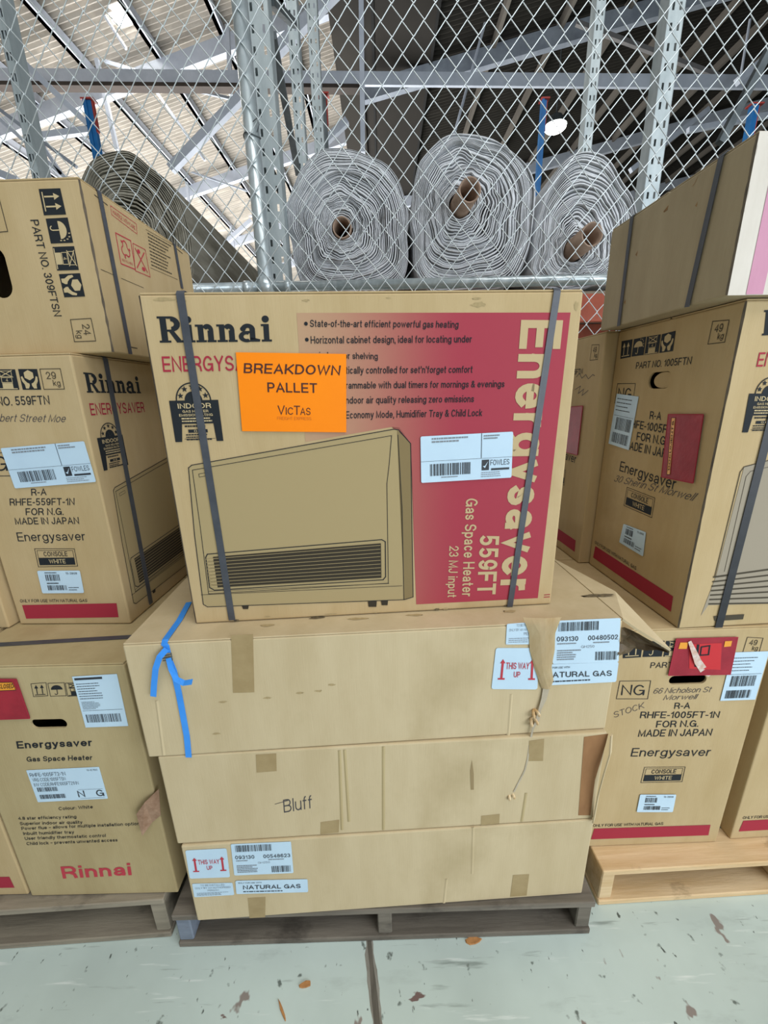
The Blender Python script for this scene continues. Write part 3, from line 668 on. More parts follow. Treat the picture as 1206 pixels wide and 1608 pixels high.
for y, px_, w in ((RY, [(-0.5057, 2.3, 2.57)], .1), (3.4, [(-0.5214, 3.4, 3.4442)], .068), (RY+.15, [(1.4253, 2.45, 2.8623)], .075), (3.45, [(1.5042, 3.45, 3.5052)], .062), (RY, [(-1.6278, 2.3, 2.8559)], .036)):
    bm = bmesh.new(); slotted(bm, px_[0][0], y, 0.01, 4.6, w, .08); upr.append((px_[0][0], y)); obj('upright', bm, SLOTM, t)
bm = bmesh.new(); q = [(-0.4952, 4.3, 4.0475)]; slotted(bm, q[0][0], 4.3, .01, 5, .085, .08); obj('upright', bm, SLOTM, t)
bm = bmesh.new(); q = [(-1.7977, 2.6, 3.0345)]; beam(bm, (q[0][0], 2.6, 0.01), (q[0][0], 2.6, 4.6), .03, .03); obj('upright', bm, PAINTW, t)
for p in ((([(-0.5784, 2.4, 2.7011)])[0], ([(-0.4867, 2.4, 2.4832)])[0]), (([(-0.4636, 2.4, 3.2154)])[0], ([(-0.4964, 3.3, 3.7471)])[0]), (([(-0.474, 2.45, 3.126)])[0], ([(-0.537, 3.3, 2.9599)])[0]), (([(2.0341, 2.6, 3.1688)])[0], ([(1.8426, 2.6, 2.7362)])[0])):
    bm = bmesh.new(); beam(bm, p[0], p[1], .035, .035); obj('brace', bm, DKSTEEL, t)
xs = sorted(x for x, y in upr)
bm = bmesh.new(); box(bm, -2.6, RY+.01, 1.83, 2.6, RY+.05, 1.965, .004); obj('shelf_beam', bm, ORBEAM, t)
bm = bmesh.new(); box(bm, -2.6, 3.3, 1.83, 2.6, 3.34, 1.965, .004); obj('shelf_beam', bm, ORBEAM, t)
bm = bmesh.new(); box(bm, -2.6, RY+.05, 1.97, 2.6, 4.2, 1.985); obj('shelf_deck', bm, WOODG, t)
for p, top, lab in (([(-2.6406, 4.6, 3.7648),(-2.567, 4.6, 4.1715)], 1, 'blue rack post with a red cap rising behind the brown-grey roll at the left'),
                ([(1.5784, 4.6, 3.4665),(1.5591, 4.6, 4.095)], 1, 'thin blue rack post rising between the tallest roll and the right-hand roll'),
                ([(3.555, 4.6, 3.8577),(3.5815, 4.6, 4.0198)], 1, 'short length of blue rack post showing above the top right carton'),
                ([(-0.5055, 4.9, 3.8696),(-0.4941, 4.9, 4.3451)], 2, 'dark rack post with a red cap behind the left-centre roll')):
    k = .55 if 'thin' in lab else .8; A, B = p; t = thing('rack_post', lab, 'post', (A[0], A[1], 0), 0, 'rack posts beyond the rolls'); H = B[2]
    bm = bmesh.new(); box(bm, -.05*k, 0, 0.005, -.012*k, .06, H-.02, .003); box(bm, -.012*k, .015, .005, .035*k, .06, H-.02, .003); obj('post', bm, BLUEP if top == 1 else DKSTEEL, t)
    bm = bmesh.new(); box(bm, .035*k, .02, H-.26, .05*k, .06, H-.02, .003); box(bm, -.07*k, .0, H-.02, .075*k, .08, H-.008); obj('red_cap', bm, REDP, t)

# ------------------------------------------------------------------ rolls of felt on the rack
def felt_roll(core, R, y, length, label, turns, seed, m, tub=.0, rc=.036, cap=True, yjit=.02, coreoff=(0, 0)):
    """spiral-wound roll lying along y; R is a function of angle giving the squashed outline about the core"""
    t = thing('felt_roll', label, 'roll', (core[0], y, core[2]), 0, 'felt rolls on the rack')
    rnd = random.Random(seed); n = 90; N = turns*n; ph = [rnd.uniform(0, 6.28) for _ in range(12)]; off = Vector((seed*3.7, seed*1.3, 0))
    bm = bmesh.new(); prev = None
    jit = [rnd.uniform(-1, 1) for _ in range(turns+3)]
    def g(tt, th):
        s = tt+.036*math.sin(2*PI*2.3*tt+ph[0]+1.4*math.sin(th+ph[1]))*math.sin(PI*tt)+.011*math.sin(2*PI*6*tt+ph[2]+2*math.sin(th*2+ph[3]))*math.sin(PI*tt)
        return s
    def rad(i):
        th = 2*PI*(i % n)/n; tt = min(1., max(0., i/(N-n))); 
        wob = .02*noise.noise(Vector((math.cos(th)*2.6, math.sin(th)*2.6, tt*3.5))+off)*min(1, tt*4)+.0055*noise.noise(Vector((math.cos(th)*7, math.sin(th)*7, tt*5))+off)*min(1, tt*4)*(1-.7*tt)
        return rc+(R(th)-rc)*g(tt, th)+wob, th, tt
    for i in range(N):
        r, th, tt = rad(i); r2 = rad(min(i+n, N+n))[0]; sp = max(.003, r2-r)
        turn = i/n; thick = min(.0075, sp*(.5+.2*noise.noise(Vector((turn*.9, th, 0))+off)))
        turn = i/n; k = int(turn); fr = turn-k
        yo = yjit*(jit[k]*(1-fr)+jit[k+1]*fr)*.6+.012*noise.noise(Vector((math.cos(th)*1.5, math.sin(th)*1.5, turn*.35))+off)
        if i > N-n*1.2: yo *= .3
        cs, sn = math.cos(th), math.sin(th)
        mk = lambda rr_, yy: bm.verts.new((rr_*cs, yy, rr_*sn))
        cur = [mk(r, yo), mk(r+thick, yo+.001), mk(r+thick, length), mk(r, length)]
        if prev:
            for a in range(4): bm.faces.new((prev[a], prev[(a+1) % 4], cur[(a+1) % 4], cur[a]))
        else: bm.faces.new(cur)
        prev = cur
    bm.faces.new(prev[::-1])
    obj('wound_felt', bm, m, t)
    bm = bmesh.new(); ang = [2*PI*k/28 for k in range(28)]; ro, ri = rc*.97, rc*.84
    dx, dz = coreoff
    A = []; 
    for yy, ox, oz in ((-tub, dx, dz), (.06, dx*.1, dz*.1), (length-.05, 0, 0)):
        A.append(([bm.verts.new((ro*math.cos(a)+ox, yy+.004*math.sin(3*a), ro*math.sin(a)+oz)) for a in ang], [bm.verts.new((ri*math.cos(a)+ox, yy+.004*math.sin(3*a), ri*math.sin(a)+oz)) for a in ang]))
    for i in range(2):
        for k in range(28):
            k2 = (k+1) % 28
            bm.faces.new((A[i][0][k], A[i][0][k2], A[i+1][0][k2], A[i+1][0][k])); bm.faces.new((A[i][1][k2], A[i][1][k], A[i+1][1][k], A[i+1][1][k2]))
    for k in range(28):
        k2 = (k+1) % 28; bm.faces.new((A[0][1][k], A[0][1][k2], A[0][0][k2], A[0][0][k])); bm.faces.new((A[2][0][k], A[2][0][k2], A[2][1][k2], A[2][1][k]))
    obj('core_tube', bm, TUBE, t, True); return t
def outline(l, r, up, dn, sq=.5, lump=0., ph=0.):
    """rounded top, flattened square-ish bottom"""
    def f(th):
        c, s = math.cos(th), math.sin(th); ax = r if c > 0 else l; az = up if s > 0 else dn; e = 2. if s > 0 else 2.+2.6*sq
        return ((abs(c)/ax)**e+(abs(s)/az)**e)**(-1/e)*(1+lump*math.sin(3*th+ph))
    return f
REND = 2.36
def roll_from(c, lft, rgt, top, bot, **k):
    C_ = c[0]; return C_, outline(C_[0]-lft[0][0], rgt[0][0]-C_[0], top[0][2]-C_[2], C_[2]-2.0, **k)
C_, R = roll_from([(-0.18, 2.36, 2.3048)], [(-0.4529, 2.36, 2.3298)], [(0.1632, 2.36, 2.3175)], [(-0.1535, 2.36, 2.6374)], None, sq=.8, lump=.022)
felt_roll(C_, R, REND, 1.8, 'left-centre roll of grey felt with an open core, just right of the fence post', 40, 3, FABRIC, .0, .05)
C_, R = roll_from([(0.4163, 2.36, 2.3895)], [(0.1762, 2.36, 2.3449)], [(0.7856, 2.36, 2.3328)], [(0.4468, 2.36, 2.6916)], None, sq=.75, lump=.02, ph=1)
(c1,) = [(0.4375, 2.22, 2.3956)]
felt_roll(C_, R, REND, 1.8, 'tallest roll of grey felt in the middle, its cardboard core tube sticking out', 38, 5, FABRIC, .14, .054, coreoff=(c1[0]-C_[0], c1[2]-C_[2]))
C_, R = roll_from([(1.0152, 2.36, 2.1815)], [(0.799, 2.36, 2.2486)], [(1.3389, 2.36, 2.2378)], [(1.0257, 2.36, 2.5919)], None, sq=.6, lump=.022, ph=2)
(c1,) = [(1.0339, 2.22, 2.2027)]
felt_roll(C_, R, REND, 1.8, 'right-hand roll of grey felt beside the tall carton stack, core tube sticking out', 36, 8, FABRIC, .14, .054, coreoff=(c1[0]-C_[0], c1[2]-C_[2]))
C_, R = roll_from([(-1.266, 2.36, 2.2477)], [(-1.5119, 2.36, 2.4867)], [(-0.9626, 2.36, 2.2273)], [(-1.3388, 2.36, 2.655)], None, sq=.5, lump=.02, ph=.5)
felt_roll(C_, R, REND, 2.3, 'brown-grey roll partly hidden behind the topmost left carton', 32, 11, FABRICB, .0, .05)

# ------------------------------------------------------------------ pallets
def pallet(key, label, md, mb, bearer_first=None, boards=7):
    x, y, z, a, w, d, h = BOX[key]
    t = thing('wooden_pallet', label, 'pallet', (x, y, z), a, 'pallets on the floor')
    bt = .019; bh = h-2*bt; rnd = random.Random(len(label)); bw = .1; gp = (d-bw*boards)/(boards-1)
    for i in range(boards):
        y0 = i*(bw+gp); bm = bmesh.new(); box(bm, 0, y0, h-bt, w, y0+bw, h, .0025, 1)
        for v in bm.verts: v.co.z += .0012*noise.noise(v.co*9); v.co.y += .002*noise.noise(v.co*7)
        obj('deck_board', bm, md, t)
    for i, x0 in enumerate((0.004, w/2-.02, w-.044)):
        bm = bmesh.new(); box(bm, x0, .006, bt+.0004, x0+.04, d-.006, h-bt-.0016, .003, 1); o = obj('bearer', bm, bearer_first if (i == 0 and bearer_first) else mb, t)
        if i == 0 and bearer_first: o['label'] = 'bearer painted blue-grey'
    for y0 in (.0, d/2-.05, d-.1):
        bm = bmesh.new(); box(bm, .002, y0, .001, w-.002, y0+.1, bt, .0025, 1); obj('bottom_board', bm, mb, t)
    return t
pallet('PC', 'dark grimy pallet under the middle stack of plain cartons', WOODD, WOODD, WOODB)
pallet('PL', 'weathered grey pallet under the left-hand carton stack', WOODG, WOODG)
pallet('PR', 'light pine pallet under the right-hand carton stack', WOODN, WOODN)
for p, s, r, lab in (([(-0.236, 0.6631, 0.0)], .018, .2, 'orange wood splinter on the floor left of the joint'), ([(-0.2856, 0.6185, 0.0)], .024, 2.2, 'thin wood splinter nearest the bottom edge'), ([(0.2232, 0.7444, 0.0)], .024, .1, 'flat wood chip in front of the middle pallet')):
    P = Vector(p[0]); bm = bmesh.new(); rnd = random.Random(int(s*1e4)); n = 9; pts = []
    wd = .14 if 'thin' in lab else .42
    for k in range(n):
        aa = 2*PI*k/n; q = rnd.uniform(.75, 1.15); pts.append((s*q*math.cos(aa), s*wd*q*math.sin(aa)))
    lo = [bm.verts.new((a_, b_, .0005)) for a_, b_ in pts]; hi = [bm.verts.new((a_*.9, b_*.9, .004)) for a_, b_ in pts]
    bm.faces.new(hi); bm.faces.new(lo[::-1])
    for k in range(n): bm.faces.new((lo[k], lo[(k+1) % n], hi[(k+1) % n], hi[k]))
    o = obj('wood_chip', bm, CHIP); o.location = (P.x, P.y, 0); o.rotation_euler = (0, 0, r); tag(o, lab, 'wood chip', 'wood chips on the floor')

# ------------------------------------------------------------------ printed artwork shared by cartons of one kind
def heater_559(face, t):
    b = Ink(face); b.poly([(0.0402, 0.3572),(0.0473, 0.3625),(0.4583, 0.4226),(0.4672, 0.421),(0.482, 0.396),(0.4857, 0.2218),(0.492, 0.0388),(0.4768, 0.0343),(0.0331, 0.0428),(0.0249, 0.0495),(0.0305, 0.2134)]); b.build('heater_picture', mat('heater_body_ink', 'a8956d', .8, spec=.2), t, 1)
    s = Ink(face); s.poly([(0.4652, 0.421),(0.493, 0.3924),(0.4975, 0.0401),(0.4768, 0.0343),(0.4745, 0.2223)]); s.build('heater_side', mat('heater_side_ink', '857350', .8, spec=.2), t, 2)
    k = Ink(face)
    k.line([(0.0402, 0.3572),(0.0473, 0.3625),(0.4583, 0.4226),(0.4685, 0.4209),(0.493, 0.3924),(0.4975, 0.0401),(0.4768, 0.0343),(0.0331, 0.0428),(0.0249, 0.0495),(0.0305, 0.2134)], .0016, True)
    k.line([(0.0471, 0.3525),(0.4538, 0.4099),(0.4475, 0.3494),(0.4421, 0.3095),(0.4408, 0.0783),(0.0401, 0.0749),(0.0449, 0.233)], .0012, True)
    k.line([(0.0238, 0.0733),(0.4723, 0.0701)], .001); k.line([(0.0409, 0.0811),(0.4424, 0.0773)], .0008); k.line([(0.4668, 0.4107),(0.474, 0.2513),(0.4759, 0.0348)], .0012)
    G = Q(*[(0.0461, 0.1656),(0.4359, 0.1811),(0.4348, 0.0893),(0.0462, 0.086)])
    k.line([G(-.005, .05), G(0, .95), G(.012, 1.04), G(.98, 1.04), G(1, .98), G(1, .06), G(.985, -.02), G(.02, -.04)], .002, True)
    k.line([(0.0585, 0.3442),(0.0811, 0.3474),(0.0815, 0.3408),(0.0587, 0.3376)], .0009, True)
    k.build('heater_outline', INK, t, 3)
    g = Ink(face); g.quad(G, .04, .04, .975, .95); g.build('heater_grille', mat('grille_ink', '3b352b', .8, spec=.2), t, 4)
    l = Ink(face)
    for i in range(9):
        v = .12+.78*i/8; l.line([G(.0, v), G(.045, v), G(.97, v)], .0011)
    for i in range(9): l.quad(G, .005, .05+.1*i, .04, .1+.1*i)
    l.build('grille_bars', mat('heater_body_ink', 'a8956d'), t, 5)
    for p in ([(0.1083, 0.0406),(0.1238, 0.0405),(0.1214, 0.0318),(0.1102, 0.0325)], [(0.3926, 0.0349),(0.4131, 0.0345),(0.4117, 0.0198),(0.394, 0.0208)], [(0.4229, 0.0347),(0.4391, 0.0342),(0.4377, 0.0223),(0.4243, 0.0231)]):
        Ink(face).poly(p).build('heater_foot', mat('grille_ink', '3b352b'), t, 3)
def art_559_large(face, t, tag_=''):
    serif_logo(Ink(face), *[(0.0245, 0.5926),(0.2314, 0.5918),(0.0261, 0.6372)]).build('brand_logo', INK, t, 1)
    Ink(face).text('ENERGYSAVER', *[(0.0217, 0.5412),(0.2318, 0.5404),(0.0233, 0.5688)], off=.012).build('red_title', RED, t, 1)
    badge(face, Q(*[(0.0237, 0.4886),(0.1165, 0.4883),(0.1161, 0.4092),(0.023, 0.4095)]), t)
    heater_559(face, t)
def kg_part(face, pts, n, t):
    k = Ink(face); kg_box(Q(*pts), n, k); k.build('weight_mark', INKS, t, 1)
def model_lines(face, rows, t):
    for s, p, o in rows: Ink(face).text(s, *p, off=o).build('printed_text', INK, t, 1)
NATGAS = 'ONLY FOR USE WITH NATURAL GAS'
def art_1005_end(face, t, hide=False):
    model_lines(face, (('R-A', [(0.1884, 0.5061),(0.2316, 0.5057),(0.1875, 0.5264)], .012), ('RHFE-1005FT-1N', [(0.0995, 0.4789),(0.318, 0.4713),(0.0995, 0.5007)], .012),
        ('FOR N.G.', [(0.1493, 0.4456),(0.2666, 0.4436),(0.1483, 0.468)], .012), ('MADE IN JAPAN', [(0.1042, 0.4159),(0.3095, 0.4109),(0.1046, 0.4399)], .012),
        ('Energysaver', [(0.094, 0.3472),(0.3196, 0.3395),(0.0953, 0.3769)], -.004), (NATGAS, [(0.0205, 0.0832),(0.2325, 0.0813),(0.0207, 0.0942)], .008),
        ('NG', [(0.0364, 0.5567),(0.0992, 0.5543),(0.0354, 0.5895)], -.006), ('PART NO. 1005FTN', [(0.1012, 0.6391),(0.2987, 0.6372),(0.1012, 0.6564)], .006)), t)
    k = Ink(face); k.line([(0.0272, 0.6014),(0.1095, 0.5997),(0.1107, 0.542),(0.0259, 0.5453)], .0016, True); k.build('gas_type_box', INK, t, 1)
    d, l = Ink(face), Ink(face)
    for kind, p in (('up', [(0.0199, 0.7213),(0.0694, 0.7207),(0.0717, 0.6731),(0.0246, 0.6717)]), ('umbrella', [(0.0756, 0.7199),(0.1254, 0.72),(0.126, 0.6734),(0.0758, 0.6737)]), ('stack', [(0.1293, 0.7195),(0.1808, 0.7184),(0.1829, 0.673),(0.1301, 0.673)]), ('hands', [(0.1851, 0.7178),(0.2317, 0.7195),(0.2331, 0.6728),(0.1867, 0.6727)])):
        icon(kind, Q(*p), d, l)
    d.build('handling_symbols', INK, t, 1); l.build('symbol_linework', TAN, t, 2)
    kg_part(face, [(0.3382, 0.723),(0.38, 0.7189),(0.3798, 0.6758),(0.3366, 0.6769)], '49', t)
    console_white(face, [(0.1403, 0.3065),(0.2579, 0.3029),(0.2587, 0.2481),(0.1387, 0.2497)], t)
    Ink(face).poly([(0.0249, 0.0762),(0.3779, 0.0742),(0.3803, 0.0315),(0.0208, 0.0326)]).build('red_stripe', RED, t, 1)

# ------------------------------------------------------------------ middle stack
t, F, D = carton('C1', 'heater_carton', 'large printed heater carton with an orange sign, topmost of the middle stack'); f = F['F']; worn_edge(t, D, 'L')
PAN = bpy.data.materials.new('fading_red_panel_ink'); PAN.use_nodes = True; nt = PAN.node_tree; b = nt.nodes['Principled BSDF']; b.inputs['Roughness'].default_value = .75
tc = nt.nodes.new('ShaderNodeTexCoord'); sx = nt.nodes.new('ShaderNodeSeparateXYZ'); mr = nt.nodes.new('ShaderNodeMapRange'); mx = nt.nodes.new('ShaderNodeMix'); mx.data_type = 'RGBA'
nt.links.new(tc.outputs['Object'], sx.inputs[0]); nt.links.new(sx.outputs['X'], mr.inputs['Value']); mr.interpolation_type = 'SMOOTHSTEP'
(g0,), (g1,) = [(0.2823, 0.6093)], [(0.6121, 0.6051)]
mr.inputs['From Min'].default_value = g0[0]-.06; mr.inputs['From Max'].default_value = g1[0]; nt.links.new(mr.outputs[0], mx.inputs['Factor'])
mx.inputs['A'].default_value = hexc('b79674')+(1,); mx.inputs['B'].default_value = hexc('a02f40')+(1,); nt.links.new(mx.outputs['Result'], b.inputs['Base Color'])
pn = Ink(f); pn.poly([(0.2797, 0.6405),(0.8071, 0.636),(0.7956, 0.0192),(0.5048, 0.0199),(0.4996, 0.1615),(0.4964, 0.3206),(0.4933, 0.3917),(0.4698, 0.426),(0.4542, 0.4271),(0.2779, 0.4021)]); pn.build('red_panel', PAN, t, 0)
art_559_large(f, t)
k = Ink(f)
for s, p in (('State-of-the-art efficient powerful gas heating', [(0.3029, 0.6161),(0.5863, 0.6111),(0.3038, 0.6285)]), ('Horizontal cabinet design, ideal for locating under', [(0.3025, 0.587),(0.6136, 0.5845),(0.3028, 0.6001)]),
             ('windows or shelving', [(0.3075, 0.5604),(0.4295, 0.5566),(0.3072, 0.5724)]), ("tically controlled for set'n'forget comfort", [(0.366, 0.5314),(0.6171, 0.5285),(0.3667, 0.5448)]),
             ('rammable with dual timers for mornings & evenings', [(0.3647, 0.5035),(0.6838, 0.4998),(0.3653, 0.5167)]), ('ndoor air quality releasing zero emissions', [(0.3633, 0.475),(0.6224, 0.472),(0.3639, 0.4887)]),
             ('Economy Mode, Humidifier Tray & Child Lock', [(0.3619, 0.4462),(0.6407, 0.4438),(0.3626, 0.4605)])):
    Ink(f).text(s, *p, off=.014).build('printed_text', INK, t, 2)
for p in [(0.2959, 0.6218),(0.2955, 0.5941)]: Ink(f).arc(lambda s, q, p=p: (p[0]+s, p[1]+q), 0, 0, .0035, .0035, 0, 0, 360, 12).build('bullet', INK, t, 2)
TANP = mat('title_tan', 'bfa981', .85, spec=.2)
Ink(f).text('Energysaver', *[(0.7094, 0.6238),(0.7017, 0.043),(0.7934, 0.6223)], off=.038).build('large_title', TANP, t, 2); Ink(f).text('559FT', *[(0.6482, 0.1842),(0.6476, 0.0371),(0.6926, 0.1828)], off=.035).build('model_number', TANP, t, 2)
Ink(f).text('Gas Space Heater', *[(0.6133, 0.2705),(0.6119, 0.0345),(0.6398, 0.2695)], off=.018).build('subtitle', TANP, t, 2); Ink(f).text('23 MJ input', *[(0.5794, 0.163),(0.578, 0.0342),(0.6011, 0.1619)], off=.014).build('subtitle', TANP, t, 2)
S_ = Q(*[(0.1612, 0.5736),(0.3688, 0.5674),(0.3616, 0.4192),(0.1556, 0.4273)])
st = sheet('orange_sign', f, [S_(0, 0), S_(1, 0), S_(1, 1), S_(0, 1)], ORANGE, t, .0006, 7, 'bright orange paper sign')
Ink(f).text('BREAKDOWN', *[(0.1715, 0.5363),(0.3544, 0.5288),(0.1747, 0.5542)], off=.018).build('sign_lettering', MAROON, st, 10); Ink(f).text('PALLET', *[(0.2132, 0.5004),(0.3086, 0.4969),(0.2141, 0.5185)], off=.018).build('sign_lettering', MAROON, st, 10)
k = Ink(f)
k.text('V', *[(0.2282, 0.4575),(0.2425, 0.4571),(0.2296, 0.475)], off=.0); k.text('IC', *[(0.2444, 0.457),(0.2587, 0.4566),(0.2454, 0.4711)], off=0); k.text('T', *[(0.26, 0.4564),(0.2719, 0.456),(0.2614, 0.4738)], off=0); k.text('AS', *[(0.2725, 0.4558),(0.2926, 0.455),(0.2736, 0.4698)], off=0)
k.build('carrier_name', MAROON, st, 10)
k = Ink(f); k.text('FREIGHT EXPRESS', *[(0.2264, 0.4476),(0.2934, 0.4452),(0.2268, 0.4535)], off=-.012); k.build('sign_small_lettering', mat('brown_orange_ink', 'c06a12'), st, 10)
fowles(f, [(0.5132, 0.4063),(0.7078, 0.411),(0.7107, 0.3135),(0.5151, 0.3089)], t, 'white auction lot sticker')
k = Ink(f)
for p in ([(0.8113, 0.0267),(0.8237, 0.0271)], [(0.8113, 0.0207),(0.8237, 0.0209)]): k.line(p, .002)
k.build('registration_mark', RED, t, 1)
a, b_ = [(0.0829, 0.0065),(0.0746, 0.6776)]; strap_over(t, D, a, b_, w=.0145)
a, b_ = [(0.7281, 0.0013),(0.7759, 0.6727)]; strap_over(t, D, a, b_, w=.0135, m=STRAP)

for i, (p, w, h) in enumerate(zip([(0.0445, 0.6654),(0.0743, 0.662),(0.2982, 0.6612),(0.4522, 0.6643),(0.6251, 0.6519),(0.6197, 0.6618),(0.5749, 0.0039),(0.4098, 0.0041),(0.1619, 0.0097),(0.3067, 0.0072),(0.8174, 0.648)], (.022, .012, .008, .006, .02, .012, .01, .006, .012, .02, .006), (.004, .004, .003, .002, .006, .003, .003, .002, .002, .002, .01))): scuff(t, f, p, w, h, i, SCUF)
for i, p in enumerate([(0.5537, 0.0019),(0.0926, 0.0042),(0.7205, 0.0001)]): scuff(t, f, (p[0], .004), .008, .004, 40+i, SCUD)
def tape_patch(face, pts, t):
    sheet('tape_patch', face, pts, TAPE, t, .0002, 0)
def crease(bm, face, p0, p1, w=.004, h=.0012):
    a, c = face.p(p0), face.p(p1); d = (c-a).normalized(); s = d.cross(face.n)*w
    vs = [bm.verts.new(q+s*k+face.n*hh) for q in (a, c) for k, hh in ((-1, 0), (0, h), (1, 0))]
    bm.faces.new((vs[0], vs[1], vs[4], vs[3])); bm.faces.new((vs[1], vs[2], vs[5], vs[4]))
def creases(face, prs, t, m=CBL):
    for p0, p1 in prs:
        bm = bmesh.new(); crease(bm, face, p0, p1); obj('crease_ridge', bm, m, t)
def this_way_up(face, pts, parent, cut=1.):
    F = Q(*pts); st = sheet('sticker', face, rounded(F, .05, 3), WHITE, parent, .0005, 2)
    k = Ink(face)
    for s in (.19, .86):
        if s > cut: continue
        k.quad(F, s-.025, .28, s+.025, .68); k.pat(F, [(s-.06, .64), (s+.06, .64), (s, .74)]); k.quad(F, s-.075, .24, s+.075, .28)
    k.ftext('THIS WAY', F, .27, .79, .5, .66, .02); k.ftext('UP', F, .46, .6, .3, .44, .02); k.build('arrows_and_lettering', REDL, st, 5); return st
def code_label(face, pts, num, parent, seed):
    F = Q(*pts); st = sheet('sticker', face, rounded(F, .02, 2, 1.5), WHITE, parent, .0005, 2)
    k = Ink(face); k.bars(F, .07, .67, .76, .96, 40, seed); k.ftext('093130', F, .05, .37, .53, .64, .01); k.ftext(num, F, .52, .97, .53, .64, .01); k.bars(F, .64, .96, .06, .26, 22, seed+2); k.build('barcode_and_number', STKINK, st, 5)
    g = Ink(face); g.ftext('GH250', F, .42, .62, .36, .42, -.015); g.lines(F, .06, .42, .08, .34, 5, seed); g.lines(F, .06, .35, .45, .5, 1, seed+1); g.lines(F, .6, .9, .45, .5, 1, seed+4); g.build('small_print', GREYINK, st, 5); return st
def natural_gas(face, pts, parent, text_pts=None):
    F = Q(*pts); st = sheet('sticker', face, rounded(F, .02, 2, 4), WHITE, parent, .0005, 3)
    k = Ink(face)
    if text_pts: k.text('NATURAL GAS', *text_pts, off=.02)
    else: k.ftext('NATURAL GAS', F, .1, .9, .36, .66, .02)
    k.ftext('ONLY FOR USE WITH', F, .04, .36, .8, .89, .005); k.lines(F, .1, .75, .12, .24, 1, 9); k.build('sticker_lettering', STKINK, st, 6); return st
def to_be(face, pts, parent, rows):
    F = Q(*pts); st = sheet('sticker', face, rounded(F, .03, 2, 2), WHITE, parent, .0005, 2)
    k = Ink(face)
    for s, s0, s1, v in rows: k.ftext(s, F, s0, s1, v, v+.12, -.01)
    k.lines(F, .08, .95, .08, .34, 3, 4, .3); k.build('sticker_lettering', GREYINK, st, 5)

t, F, D = carton('C4', 'plain_carton', 'plain carton with white stickers resting on the dark middle pallet', m=CBL, flaps=False); f = F['F']
this_way_up(f, [(0.0097, 0.2653),(0.1116, 0.2633),(0.1074, 0.1609),(0.0057, 0.1654)], t)
code_label(f, [(0.1238, 0.2764),(0.2737, 0.2722),(0.2707, 0.1606),(0.119, 0.1661)], '00548623', t, 21)
natural_gas(f, [(0.1192, 0.1468),(0.3051, 0.1345),(0.3031, 0.086),(0.1159, 0.0976)], t)
to_be(f, [(0.0084, 0.1459),(0.1108, 0.1396),(0.11, 0.0943),(0.0065, 0.0959)], t, (('TO BE INSTALLED', .2, .8, .82), ('ONLY BY AN AUTHORISED', .06, .94, .62), ('PERSON', .36, .64, .42)))
tape_patch(f, [(0.1426, 0.0771),(0.1894, 0.076),(0.1805, -0.002),(0.1386, -0.0013)], t); tape_patch(f, [(0.8558, 0.0942),(0.9006, 0.0935),(0.9001, 0.0098),(0.8536, 0.0094)], t)
creases(f, [[(0.7393, 0.2795),(0.7427, 0.11)], [(0.6739, 0.0973),(0.6689, 0.0029)]], t)
t, F, D = carton('C3', 'plain_carton', 'plain carton with one handwritten word, torn at its right end', m=CBL, flaps=False); f = F['F']
k = Ink(f); k.text('Bluff', *[(0.274, 0.0852),(0.3501, 0.096),(0.2684, 0.1262)], off=-.014, shear=.25); k.line([(0.2549, 0.1149),(0.2868, 0.1238)], .0016); k.build('handwriting', mat('pen_ink', '3f3d42', .7), t, 0)
for p in ([(0.2253, 0.2708),(0.2728, 0.2709),(0.2688, 0.2182),(0.2212, 0.2169)], [(0.3618, 0.0462),(0.4091, 0.0509),(0.4052, 0.0077),(0.3582, 0.005)], [(0.8758, 0.2679),(0.9122, 0.2712),(0.9152, 0.2034),(0.8777, 0.2054)], [(0.7703, 0.0347),(0.8176, 0.0374),(0.8185, 0.0044),(0.7705, 0.0017)]): tape_patch(f, p, t)
creases(f, [[(0.4208, 0.2702),(0.4137, 0.0158)], [(0.4329, 0.2712),(0.4327, 0.0425)], [(0.5249, 0.2745),(0.5188, 0.0071)], [(0.8809, 0.1031),(0.8768, 0.0063)]], t, CBD)
sheet('torn_liner', f, [(1.0097, 0.2705),(1.0686, 0.2762),(1.0665, 0.2455),(1.0541, 0.1319),(1.0573, 0.0138),(1.025, 0.0164)], CBROWN, t, .0003, 0, 'brown inner layer bared by the tear')
bm = bmesh.new(); pl = [(1.0715, 0.2779),(1.07, 0.2316),(1.0602, 0.1724),(1.0576, 0.1044),(1.0624, 0.0001)]
ribbon(bm, [f.p(q, .004+.012*math.sin(PI*i/4)) for i, q in enumerate(pl)], [(.7, -.7, 0)]*5, [.012, .016, .012, .009, .014], .003); obj('torn_flap', bm, CBL, t)
k = Ink(f)
for p in ([(0.7387, 0.2192),(0.7451, 0.1749),(0.7472, 0.1237),(0.7392, 0.1243),(0.7353, 0.1857)],): k.poly(p)
k.build('scuff_mark', mat('grey_scuff', '94805c', .9), t, 0)

